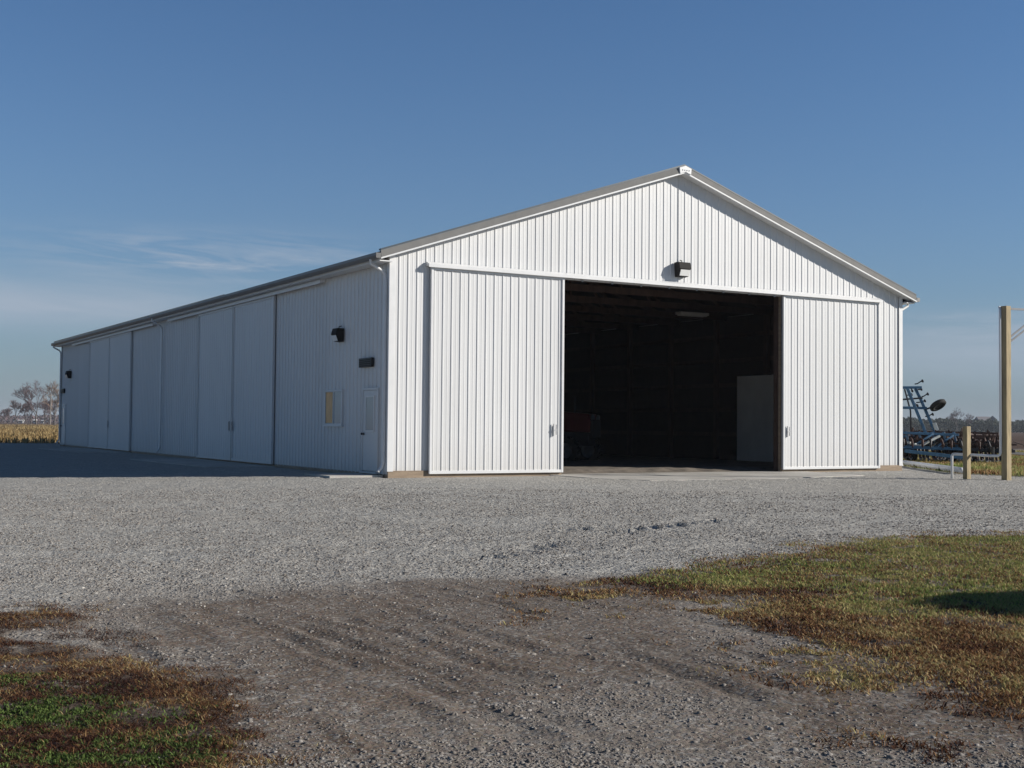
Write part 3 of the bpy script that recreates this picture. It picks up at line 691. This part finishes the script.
# people door, window
def entry_door(u0, u1, mp):
    def bx(m, ua, ub, za, zb, da, db): return m.box(mp(ua, za, da), mp(ub, zb, db))
    m = MB(); bx(m, u0 + .05, u1 - .05, .12, 2.0, .0, .045); door = m.build('entry_door', 'siding_side', barn, bevel=.006)
    f = MB(); bx(f, u0, u0 + .048, .1, 2.06, -.01, .06); bx(f, u1 - .048, u1, .1, 2.06, -.01, .06); bx(f, u0 + .05, u1 - .05, 2.004, 2.06, -.01, .06); bx(f, u0, u1, .06, .098, -.01, .10)
    f.build('door_frame', 'siding_side', door, bevel=.004)
    g = MB(); bx(g, u0 + .25, u1 - .25, 1.07, 1.84, .047, .055); g.build('pane', 'pale_pane', door)
    s = MB(); bx(s, u0 + .21, u0 + .248, 1.03, 1.88, .046, .066); bx(s, u1 - .248, u1 - .21, 1.03, 1.88, .046, .066); bx(s, u0 + .25, u1 - .25, 1.03, 1.068, .046, .066); bx(s, u0 + .25, u1 - .25, 1.842, 1.88, .046, .066)
    s.build('pane_frame', 'white_trim', door)
    k = MB(); p = Vector(mp(u1 - .12, .98, .045)); q = Vector(mp(u1 - .12, .98, .13))
    k.lathe([(.0, -.0), (.03, .0), (.03, .012), (.012, .016), (.012, .04), (.028, .05), (.03, .065), (.02, .08), (0, .082)], p, q - p, 14); k.build('knob', 'dark_steel', door, True)
entry_door(.46, 1.40, leftm(0)); entry_door(37.7, 38.64, leftm(0))
def window(u0, u1, z0, z1, mp):
    def bx(m, ua, ub, za, zb, da, db): return m.box(mp(ua, za, da), mp(ub, zb, db))
    um = u0 + .50 * (u1 - u0)
    p = MB(); bx(p, u0 + .05, um, z0 + .05, z1 - .05, .026, .032); w = p.build('window', 'pale_pane', barn)
    f = MB(); bx(f, u0, u1, z0, z0 + .05, .0, .055); bx(f, u0, u1, z1 - .05, z1, .0, .055); bx(f, u0, u0 + .05, z0 + .05, z1 - .05, .0, .05); bx(f, u1 - .05, u1, z0 + .05, z1 - .05, .0, .05); bx(f, um - .02, um + .02, z0 + .05, z1 - .05, .028, .05)
    f.build('frame', 'siding_side', w)
    t = MB(); bx(t, um + .075, u1 - .06, z0 + .06, z1 - .06, .026, .031); o = t.build('lit_panel', 'lit_tan', w); o['label'] = 'tan panel painted for light showing in the window'  # bright tan colour stands in for light showing at the glass
    for ga, gb in ((um + .02, um + .075), (u1 - .06, u1 - .05)):
        k = MB(); bx(k, ga, gb, z0 + .05, z1 - .05, .027, .033); k.build('sash_gap', 'black_metal', w)
    s = MB(); bx(s, u0 - .03, u1 + .03, z0 - .03, z0, .0, .075); s.build('sill', 'white_trim', w)
window(2.66, 3.80, 1.17, 2.06, leftm(0))
def wall_lamp(u, z, mp, sc=1.):
    r = MB(); T = lambda du, dz, d: mp(u + du * sc, z + dz * sc, .024 + d * sc)
    vs = []
    for w, pr in ((-.19, 0), (.19, 0)):
        vs += [T(w, .19, 0), T(w, .19, .20), T(w, .02, .25), T(w * .86, -.0, .235), T(w * .86, -.17, .17), T(w * .86, -.19, 0)]
    n = 6
    r.add(vs, [tuple(range(n))[::-1], tuple(range(n, 2 * n))] + [(i, (i + 1) % n, n + (i + 1) % n, n + i) for i in range(n)])
    L = r.build('wall_lamp', 'bronze_metal', barn, bevel=.008)
    q = MB(); v2 = [T(a, b_, c) for a, b_, c in ((-.15, -.012, .250), (.15, -.012, .250), (.15, -.165, .19), (-.15, -.165, .19), (-.15, -.01, .225), (.15, -.01, .225), (.15, -.165, .12), (-.15, -.165, .12))]
    q.add(v2, [(0, 1, 2, 3), (7, 6, 5, 4), (0, 4, 5, 1), (1, 5, 6, 2), (2, 6, 7, 3), (3, 7, 4, 0)]); q.build('lens', 'lens', L)
    c = MB(); c.tube([T(0, .19, .08), T(0, .24, .08), T(0, .26, .0)], .012, 8); c.build('conduit', 'dark_steel', L)
wall_lamp(8.28, 5.31, front(0)); wall_lamp(2.80, 3.40, leftm(0), .88); wall_lamp(36.7, 3.45, leftm(0), .95)
def wall_box(u, z, mp):
    m = MB(); m.box(mp(u - .36, z - .11, .02), mp(u + .36, z + .11, .10)); o = m.build('vent_box', 'black_metal', barn, bevel=.01)
    l = MB()
    for i in range(4): l.box(mp(u - .32, z - .085 + i * .045, .101), mp(u + .32, z - .065 + i * .045, .112))
    l.build('louvre', 'bronze_metal', o)
wall_box(1.17, 2.66, leftm(0)); wall_box(38.4, 2.7, leftm(0))
# slab and aprons
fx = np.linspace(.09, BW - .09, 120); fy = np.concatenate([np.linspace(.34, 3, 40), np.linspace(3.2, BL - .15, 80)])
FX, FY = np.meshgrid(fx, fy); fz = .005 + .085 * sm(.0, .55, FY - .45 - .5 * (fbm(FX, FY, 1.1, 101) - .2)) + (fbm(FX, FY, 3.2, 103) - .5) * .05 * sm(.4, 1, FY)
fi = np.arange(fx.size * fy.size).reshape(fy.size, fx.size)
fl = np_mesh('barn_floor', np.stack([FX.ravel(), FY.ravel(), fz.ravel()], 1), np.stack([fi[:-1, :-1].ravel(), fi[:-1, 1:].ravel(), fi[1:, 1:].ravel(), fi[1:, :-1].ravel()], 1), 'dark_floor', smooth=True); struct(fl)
def slab(name, poly, z, mat='concrete'):
    n = len(poly); m = MB(); m.add([(a, b_, z) for a, b_ in poly] + [(a, b_, z - .15) for a, b_ in poly], [tuple(range(n)), tuple(range(n, 2 * n))[::-1]] + [(i, n + i, n + (i + 1) % n, (i + 1) % n) for i in range(n)])
    o = m.build(name, mat); struct(o); return o
slab('concrete_apron', [(OX0 - .35, -2.4), (OX0 + .2, -3.4), (8.2, -3.55), (12.2, -2.7), (12.6, -.14), (OX1 - .03, .33), (OX0 + .03, .33), (OX0 - .4, -.14)], .012)
slab('concrete_apron', [(-2.0, 7.4), (-.06, 7.4), (-.06, 15.2), (-2.2, 15.2)], .012)
slab('concrete_apron', [(-2.0, 24.2), (-.06, 24.2), (-.06, 32.3), (-2.2, 32.3)], .012)
slab('concrete_stoop', [(-1.35, .15), (-.06, .15), (-.06, 1.75), (-1.35, 1.75)], .045)

# ------------------------------------------------------------------ tractor in the dark
tx = thing('tractor', 'red farm tractor parked in the dark inside the barn', 'tractor', (9.9, 9.2, 0.0), R(-60))
mb = MB(); mb.prism([(-.35, 1.05), (1.75, 1.0), (1.8, 1.35), (1.7, 1.6), (-.35, 1.75)], -.33, .33, 1); mb.build('hood', 'tractor_red', tx, bevel=.05)
mb = MB().box((1.76, -.3, .85), (1.86, .3, 1.42)); mb.build('grille', 'dark_steel', tx, bevel=.02)
for s in (-1, 1): 
    mb = MB(); mb.lathe([(0, 0), (.09, 0), (.1, .05), (0, .06)], (1.78, s * .2, 1.48), (1, 0, 0), 14); mb.build('headlight', 'rim_grey', tx)
mb = MB().box((-1.5, -.25, .55), (1.7, .25, 1.0)); mb.build('chassis', 'dark_steel', tx, bevel=.03)
def wheel(name, x, y, r, w, par):
    m = MB(); m.lathe([(r * .6, -w / 2), (r * .93, -w / 2), (r, -w * .35), (r, w * .35), (r * .93, w / 2), (r * .6, w / 2), (r * .6, -w / 2)], (x, y, r), (0, 1, 0), 28)
    for k in range(18):
        a = k * 2 * math.pi / 18
        for sd in (-1, 1):
            m.bar((x + math.cos(a) * r, y + sd * w * .46, r + math.sin(a) * r), (x + math.cos(a + .2) * (r + .01), y, r + math.sin(a + .2) * (r + .01)), .06, .05, (math.cos(a), 0, math.sin(a)))
    t = m.build(name, 'rubber', par)
    m = MB(); m.lathe([(0, -w * .15), (r * .2, -w * .2), (r * .45, -w * .05), (r * .6, -w * .4), (r * .6, w * .4), (r * .45, w * .1), (r * .2, w * .2), (0, w * .15)], (x, y, r), (0, 1, 0), 24)
    m.build('rim', 'rim_grey', t)
wheel('wheel', 1.2, -.8, .42, .26, tx); wheel('wheel', 1.2, .8, .42, .26, tx); wheel('wheel', -1.0, -.85, .78, .46, tx); wheel('wheel', -1.0, .85, .78, .46, tx)
for s in (-1, 1):
    mb = MB(); vs = []
    for a in np.linspace(.1, 2.6, 9): vs.append((-1.0 + .88 * math.cos(a), .78 + .88 * math.sin(a)))
    vs += [(q * .97 - .03, z * .97) for q, z in vs[::-1]]
    mb.prism(vs, s * .55, s * 1.1, 1); mb.build('fender', 'tractor_red', tx)
mb = MB().box((-1.1, -.25, 1.15), (-.6, .25, 1.28)).box((-1.2, -.25, 1.28), (-1.08, .25, 1.7)); mb.build('seat', 'black_metal', tx, bevel=.04)
mb = MB(); mb.lathe([(.19, -.015), (.205, 0), (.19, .015), (.175, 0), (.19, -.015)], (-.35, 0, 1.75), (-.5, 0, 1), 20); mb.tube([(-.1, 0, 1.5), (-.35, 0, 1.75)], .02, 8); mb.build('steering_wheel', 'black_metal', tx)
mb = MB().tube([(1.0, .12, 1.6), (1.0, .12, 2.2)], .04, 10); mb.build('exhaust', 'dark_steel', tx)

# ------------------------------------------------------------------ posts, pipe
def ray(px, py): return CF + CR * ((px - 512) / FPX) + CU * ((384 - py) / FPX)
tp = thing('timber_post', 'tall square timber post with a steel bracket at its top', 'post', (13.72, -5.85, 0))
mb = MB().box((-.085, -.07, -.6), (.085, .09, 4.22)); mb.build('post', 'wood_treated', tp, bevel=.006)
mb = MB(); mb.bar((.0, .115, 4.17), (2.2, .115, 4.22), .035, .05); mb.bar((.086, .03, 3.42), (1.35, .03, 4.15), .012, .045); mb.bar((.10, -.04, 3.36), (1.5, -.04, 4.15), .012, .045)
mb.bar((.088, -.06, 3.38), (.088, .06, 3.42), .012, .08); mb.build('bracket', 'weathered_steel', tp)
sp_o = tag(MB().box((-.07, -.065, -.5), (.07, .065, 1.29)).build('timber_post', 'wood_treated', None, bevel=.006), 'short square timber post standing left of the tall one', 'post')
sp_o.location = (13.2, -5.1, 0)
pp = MB(); zc = .60
pp.tube([(13.23, -4.62, -.3), (13.23, -4.62, zc - .05), (13.235, -4.64, zc - .01), (13.26, -4.68, zc), (13.1 + .1, -5.01, zc), (13.42, -5.5, zc - .02), (13.6, -5.70, zc - .02), (13.615, -5.74, zc + .01), (13.612, -5.76, zc + .06), (13.612, -5.76, 4.16), (13.66, -5.70, 4.2)], .032, 10)
o = pp.build('conduit_pipe', 'pvc_white', None, True); tag(o, 'white conduit pipe rising from the gravel and climbing the tall timber post', 'pipe')
pv = MB().tube([(15.45, -3.05, .12), (17.4, -.3, .12), (19.6, 2.75, .12)], .075, 12); o = pv.build('drain_pipe', 'pvc_white', None, True)
tag(o, 'long white plastic pipe lying on the gravel edge by the barn corner', 'pipe')

# ------------------------------------------------------------------ folded field cultivator
cv_ = thing('field_cultivator', 'blue field cultivator with folded wings and rusty tines behind the barn', 'cultivator', (23.1, 4.45, .0), math.atan2(CR.y, CR.x))
def px2(pxx, pyy): return ((pxx - 940) / 28.5, 1.22 - (pyy - 430.4) / 28.5)
def arm(pts, w, y, name, mat):
    m = MB(); q = [px2(*a) for a in pts]
    for (x0, z0), (x1, z1) in zip(q[:-1], q[1:]): m.bar((x0, y, z0), (x1, y, z1), w, w)
    return m.build(name, mat, cv_, bevel=.008)
arm([(907.4, 390), (925, 433), (929, 446)], .09, -.25, 'wing_arm', 'implement_blue')
arm([(920, 390), (925.5, 401), (940, 434), (944, 446)], .09, .25, 'wing_arm', 'implement_blue')
arm([(898, 405), (908, 430), (911, 446)], .08, .7, 'wing_arm', 'implement_grey')
arm([(915, 390), (921, 412), (922, 446)], .05, .9, 'wing_arm', 'dark_steel')
arm([(902, 389), (912, 412), (916, 446)], .07, 1.1, 'wing_arm', 'implement_blue')
arm([(893, 389.5), (924, 389)], .09, 0, 'wing_beam', 'implement_blue')
arm([(893, 402.3), (925, 399.5)], .06, .0, 'wing_beam', 'dark_steel')
arm([(893, 409.2), (930, 409.6)], .09, .1, 'wing_beam', 'implement_blue')
def shank(px, py, dx, dz, y):
    x, z = px2(px, py); m = MB()
    P = [(x, y, z), (x + dx * .35, y, z + dz * .15), (x + dx * .75, y, z + dz * .8), (x + dx, y, z + dz)]
    m.tube(P, .022, 6); s_ = m.build('tine', 'dark_steel', cv_)
    k = MB(); k.lathe([(0, -.03), (.05, -.02), (.06, .02), (0, .05)], (x + dx, y, z + dz), (1, 0, .4), 8); k.build('tine_point', 'dark_steel', s_)
for a in ((919, 385.5, .27, .11, .2), (926, 398, .21, .09, .2), (908, 397, .14, .02, -.2), (921, 404, .3, .06, .25), (930, 418, .26, .08, .25), (915, 405, .1, -.08, -.2), (905, 391, -.1, .15, 0), (922, 391, .12, .01, .2), (914, 389, .05, -.12, .1)): shank(*a)
x, z = px2(941.3, 406.6)
axw = Vector((.34, -.50, -.80)).normalized()
m = MB(); m.lathe([(.16, -.07), (.25, -.08), (.30, -.045), (.30, .045), (.25, .08), (.16, .07), (.16, -.07)], (x, .1, z), axw, 24); wh = m.build('gauge_wheel', 'rubber', cv_, True)
m = MB(); m.lathe([(0, -.03), (.06, -.05), (.16, -.03), (.16, .03), (.06, .05), (0, .03)], (x, .1, z), axw, 20); m.build('rim', 'dark_steel', wh)
m = MB(); m.bar((x, .1, z), (px2(929, 411)[0], .2, px2(929, 411)[1]), .06, .06); m.build('wheel_arm', 'dark_steel', cv_)
arm([(937.6, 424.5), (940.2, 432)], .11, .1, 'wing_cylinder', 'implement_grey')
# centre frame: beams, rows of rusty shanks, transport wheels, tongue, jack
m = MB()
for y in (-1.0, -.2, .6, 1.4): m.bar((-2.4, y, .62), (.5, y, .54), .1, .1)
for x in (-2.2, -1.2, -.2): m.bar((x, -1.05, .60 - (x + 2.2) * .028), (x, 1.45, .60 - (x + 2.2) * .028), .1, .1)
m.bar((-1.5, -1.1, .46), (.75, -1.1, .22), .1, .12)
for x in (-1.2, -.75, -.3, .1, .45): m.bar((x, -.7, .5), (x - .12, -.65, 1.12), .07, .08)
m.bar((-1.6, -.68, 1.08), (.5, -.66, 1.02), .08, .09); m.bar((-1.6, .5, .95), (.6, .5, .9), .08, .09); m.bar((-1.3, -.9, .52), (-.4, -.7, 1.05), .06, .07); m.bar((-.5, -.9, .5), (.3, -.7, 1.0), .06, .07)
m.build('main_frame', 'implement_blue', cv_, bevel=.008)
for a_, b_ in (((-.95, -.95, .62), (-.2, -.8, .98)), ((-1.35, -.95, .75), (-.75, -.8, .6))):
    m = MB(); m.tube([a_, b_], .045, 8); m.build('hydraulic_cylinder', 'implement_grey', cv_)
m = MB()
for y in (-1.0, -.2, .6, 1.4): m.bar((.5, y, .54), (2.3, y, .48), .09, .1)
for x in (.8, 1.5, 2.2): m.bar((x, -1.02, .52), (x, 1.42, .52), .09, .09)
m.build('front_frame', 'dark_steel', cv_, bevel=.008)
rr = random.Random(5); m = MB()
for x in np.arange(-1.0, 2.35, .5):
    m.bar((x, -.6, .50), (x + .1, -.6, 1.12), .05, .05); m.bar((x, .7, .50), (x + .06, .7, 1.15), .05, .05)
m.bar((-1.0, -.6, 1.0), (2.3, -.6, .98), .05, .07); m.bar((-.6, .7, 1.12), (2.4, .7, 1.08), .05, .07); m.bar((.2, -.9, .72), (2.4, -.9, .70), .05, .06)
for i in range(70):
    x = rr.uniform(-1.1, 2.35); y = rr.uniform(-.8, 1.3); z = rr.uniform(.5, .85); m.bar((x, y, z), (x + rr.uniform(-.12, .12), y + rr.uniform(-.1, .1), z + rr.uniform(.2, .5)), .04, .05)
for z in (.66, .8): m.bar((-.9, -.3, z), (2.3, -.3, z - .02), .05, .08); m.bar((-.9, .3, z + .12), (2.3, .3, z + .1), .05, .08)
m.build('rear_harrow_frame', 'rusty_steel', cv_)
rr = random.Random(5)
for y, x0, n in ((-1.0, -2.2, 14), (-.2, -2.1, 14), (.6, -2.2, 14), (1.4, -2.1, 14)):
    for i in range(n):
        x = x0 + i * .33 + rr.uniform(-.04, .04); z = .58 - (x + 2.2) * .028; m = MB()
        P = [(x, y, z)] + [(x + .02 * rr.uniform(-1, 1), y + .16 - .22 * math.cos(t), z + .10 + .24 * math.sin(t)) for t in (.2, .9, 1.6, 2.3)] + [(x, y + .36, z - .05), (x, y + .22, z - .34)]
        m.tube(P, .042, 6); o = m.build('shank', 'rusty_steel' if (i + int(y * 5)) % 3 else 'dark_steel', cv_)
        k = MB(); k.add([(x - .08, y + .22, z - .30), (x + .08, y + .22, z - .30), (x, y + .12, z - .42), (x, y + .24, z - .36)], [(0, 1, 2), (1, 0, 3), (0, 2, 3), (2, 1, 3)]); k.build('sweep', 'steel', o)
for x, y in ((-1.7, .1), (-.9, .1), (.6, .4), (1.25, .4)):
    m = MB(); m.lathe([(.16, -.09), (.29, -.10), (.33, -.06), (.33, .06), (.29, .10), (.16, .09), (.16, -.09)], (x, y, .33), (1, .2, 0), 24); w_o = m.build('transport_wheel', 'rubber', cv_, True)
    m = MB(); m.lathe([(0, -.04), (.07, -.06), (.16, -.03), (.16, .03), (.07, .06), (0, .04)], (x, y, .33), (1, .2, 0), 16); m.build('rim', 'rim_grey', w_o)
for x, z in ((1.0, .92), (.55, .86), (1.55, .88), (.1, .95), (2.2, .9), (-.3, .9)):
    m = MB(); m.lathe([(0, -.02), (.17, -.01), (.17, .01), (0, .02)], (x, -.55, z), (.5, -.8, .2), 14); m.build('coulter_disc', 'rusty_steel', cv_)
m = MB(); m.bar((1.8, -.9, .46), (2.95, -.2, .38), .09, .09); m.bar((1.8, .9, .46), (2.95, -.2, .38), .09, .09); m.bar((2.9, -.2, .38), (3.25, -.2, .36), .12, .1); m.build('tongue', 'dark_steel', cv_)
m = MB(); m.tube([(1.47, -1.2, .0), (1.47, -1.2, .62)], .055, 10); m.lathe([(0, 0), (.13, 0), (.13, .03), (0, .03)], (1.47, -1.2, 0.0), (0, 0, 1), 14); m.build('jack', 'black_metal', cv_)
m = MB().tube([(1.98, -.6, .80), (1.98, -.6, 1.16)], .03, 8); m.build('marker_rod', 'implement_grey', cv_)
m = MB()
for i in range(16):
    a = rr.uniform(-1.6, 2.2); m.tube([(a, -.9, .62), (a + .2, -.75, .80), (a + .5, -.8, .70), (a + .7, -.7, .55)], .012, 5)
m.build('hydraulic_hose', 'rubber', cv_)

# ------------------------------------------------------------------ far background
def bare_tree(name, loc, h, sp, seed, label, mat='twigs', bark='bark', group=None, dens=1.0, lean=0):
    rg = random.Random(seed); t = thing(name, label, 'tree', loc, rg.uniform(0, 6), group)
    tr_ = MB(); tw = MB()
    def grow(p, d, L, r, lv):
        q = p + d * L; mid = p + d * L * .5 + Vector((rg.uniform(-1, 1), rg.uniform(-1, 1), 0)) * L * .06
        (tr_ if lv < 2 else tw).tube([p, mid, q], r, 5 if lv < 2 else 3, r * .6)
        if lv >= 6: return
        k = (3 if lv < 2 else rg.choice((3, 3, 4)) if lv < 5 else 3)
        for i in range(k):
            nd = (d + Vector((rg.uniform(-1, 1), rg.uniform(-1, 1), rg.uniform(-.25, .7))) * (.75 * sp)).normalized()
            grow(p + d * L * rg.uniform(.6, 1.0), nd, L * rg.uniform(.6, .85), max(.025, r * .55), lv + 1)
    grow(Vector((0, 0, -.3)), Vector((lean, 0, 1)).normalized(), h * .30, h * .02, 0)
    tr_.build('trunk', bark, t); tw.build('crown', mat, t)
    return t
def far(px, D): 
    q = CAM + ray(px, 420) * D; return (q.x, q.y, 0)
TL = [(-40, 360, 9, .9, 'broad bare tree at the far left field edge', 'twigs'), (3, 420, 6.0, .9, 'small bare tree at the left edge of the treeline', 'twigs'),
      (16, 350, 8.2, .8, 'round bare tree standing left of the tall pair', 'twigs'), (26, 380, 8.0, .8, 'thin grey bare tree in the middle of the far treeline', 'twigs'),
      (36.5, 340, 12.2, 1.0, 'tall wide bare tree beyond the corn field', 'twigs'), (45, 370, 9.5, 1.0, 'mauve bare tree tucked between two tall ones', 'twigs'),
      (10, 400, 6.5, 1.0, 'low spreading bare tree between the edge tree and the round one', 'twigs'), (31, 360, 8.5, 1.0, 'bushy mauve bare tree just left of the tall wide one', 'twigs'),
      (50, 385, 9.0, 1.1, 'bushy bare tree behind the utility pole', 'twigs'), (59, 360, 10.0, 1.0, 'bare tree half hidden by the barn corner', 'twigs_tan'),
      (54.5, 330, 13.0, .95, 'tall tan bare tree nearest the barn corner', 'twigs_tan')]
for i, (px, D, h, sp, lab, mt) in enumerate(TL): bare_tree('bare_tree', far(px, D), h * 1.0, sp, 20 + i, lab, mt, group='bare trees beyond the corn field')
bt = bare_tree('bare_tree', far(957, 520), 11.5, 1.1, 77, 'wide bare tree rising above the hedgerow behind the cultivator', 'twigs', group='bare trees behind the implement')
bare_tree('bare_tree', far(966, 500), 9.0, 1.0, 78, 'smaller bare tree just right of the wide one over the hedgerow', 'twigs', group='bare trees behind the implement')
pole = MB().tube([(0, 0, -.5), (0, 0, 8.3)], .11, 8, .09); pole.bar((-.9, 0, 7.8), (.9, 0, 7.8), .1, .1)
o = pole.build('utility_pole', 'bark_pale', None); o.location = far(50.5, 325); tag(o, 'pale utility pole standing at the edge of the corn field', 'pole')
def hedge(name, label, D0, px0, px1, hmin, hmax, n, seed, mat, leaf=.9):
    rg = np.random.default_rng(seed)
    px = rg.uniform(px0, px1, n); D = D0 * rg.uniform(.95, 1.06, n); s = (px - 512) / FPX
    x = CAM.x + D * (CF.x + CR.x * s); y = CAM.y + D * (CF.y + CR.y * s)
    top = hmin + (hmax - hmin) * (.25 * vnoise(px, px * 0, .13, seed) + .45 * vnoise(px, px * 0, .035, seed + 1) + .3 * vnoise(px, px * 0, .5, seed + 2))
    z = top * rg.random(n) ** .8
    a = rg.normal(0, 1, (n, 3, 3)); V = np.stack([x, y, z], 1)[:, None] + a * leaf * .55; V[..., 2] = np.maximum(V[..., 2], 0)
    o = np_mesh(name, V.reshape(-1, 3), np.arange(n * 3).reshape(-1, 3), mat)
    tag(o, label, 'hedgerow', kind='stuff'); return o
hedge('hedgerow', 'low grey brush along the far edge of the corn field', 655, -300, 120, 2.0, 5.5, 16000, 3, 'twigs', .8)
hedge('hedgerow', 'dark evergreen hedgerow on the horizon behind the cultivator', 580, 870, 1180, 3.2, 7.5, 40000, 5, 'dark_evergreen', .75)
def house(name, label, loc, w, dpt, h, rh, rot, wm='house_white', rm='house_roof', cat='house'):
    t = thing(name, label, cat, loc, rot)
    MB().box((-w / 2, -dpt / 2, 0), (w / 2, dpt / 2, h)).build('wall', wm, t)
    m = MB(); m.prism([(-dpt / 2 - .4, h - .1), (dpt / 2 + .4, h - .1), (0, h + rh)], -w / 2 - .3, w / 2 + .3, 0); m.build('roof', rm, t)
    m = MB()
    for q in (-.3, .05, .3): m.box((q * w - .5, -dpt / 2 - .03, h * .4), (q * w + .5, -dpt / 2 - .003, h * .8))
    m.build('window', 'glass', t)
ra = R(-30)
house('shed', 'low white shed leftmost at the far field edge', far(21, 630), 2.3, 2, 1.3, .5, ra, rm='house_white', cat='shed')
house('shed', 'small white shed under the tall wide bare tree', far(35, 630), 1.2, 1.8, 1.5, .5, ra, rm='house_white', cat='shed')
house('shed', 'small white shed between the tall tree and the utility pole', far(43, 630), 1.1, 1.8, 1.2, .4, ra, rm='house_white', cat='shed')
house('farmhouse', 'pale farmhouse roof on the horizon left of the tall timber post', far(983, 640), 7, 7, 5.0, 2.8, ra + .2)
house('shed', 'white gabled shed beside the farmhouse on the horizon', far(992.5, 630), 3.4, 4, 6.2, 2.0, ra + 1.2, cat='shed')
house('farmhouse', 'distant low white house right of the tall timber post', far(1019, 570), 4.5, 5, 2.6, 1.4, ra)

# shrub outside the right edge whose shadow falls over the grass
ev = thing('evergreen_shrub', 'conical evergreen shrub shading the lawn beyond the right edge', 'shrub', (.9, -23.1, 0))
MB().tube([(0, 0, -.2), (0, 0, 2.0)], .06, 8, .02).build('trunk', 'bark', ev)
n = 60000; zf = RNG.random(n) ** 1.3; rad = 2.0 * (1 - zf) ** .6 * np.sqrt(RNG.uniform(.25, 1, n)); aa = RNG.random(n) * 6.283
c0 = np.stack([rad * np.cos(aa), rad * np.sin(aa), .12 + zf * 2.35], 1); V = c0[:, None] + RNG.normal(0, 1, (n, 3, 3)) * .06
np_mesh('crown', V.reshape(-1, 3), np.arange(n * 3).reshape(-1, 3), 'evergreen', parent=ev)

# autumn morning air
hm = bpy.data.materials.new('haze'); hm.use_nodes = True; MAT['haze'] = hm
hn = hm.node_tree; hn.nodes.remove(hn.nodes['Principled BSDF'])
pv_ = hn.nodes.new('ShaderNodeVolumePrincipled'); pv_.inputs['Color'].default_value = (.80, .86, .95, 1); pv_.inputs['Density'].default_value = .00022
hn.links.new(pv_.outputs[0], hn.nodes['Material Output'].inputs['Volume'])
hz_o = MB().box((-2100, -2100, -1.6), (2100, 2100, 17)).build('haze', 'haze'); hz_o['kind'] = 'stuff'; hz_o['label'] = 'thin pale morning haze over the flat fields'; hz_o['category'] = 'haze'
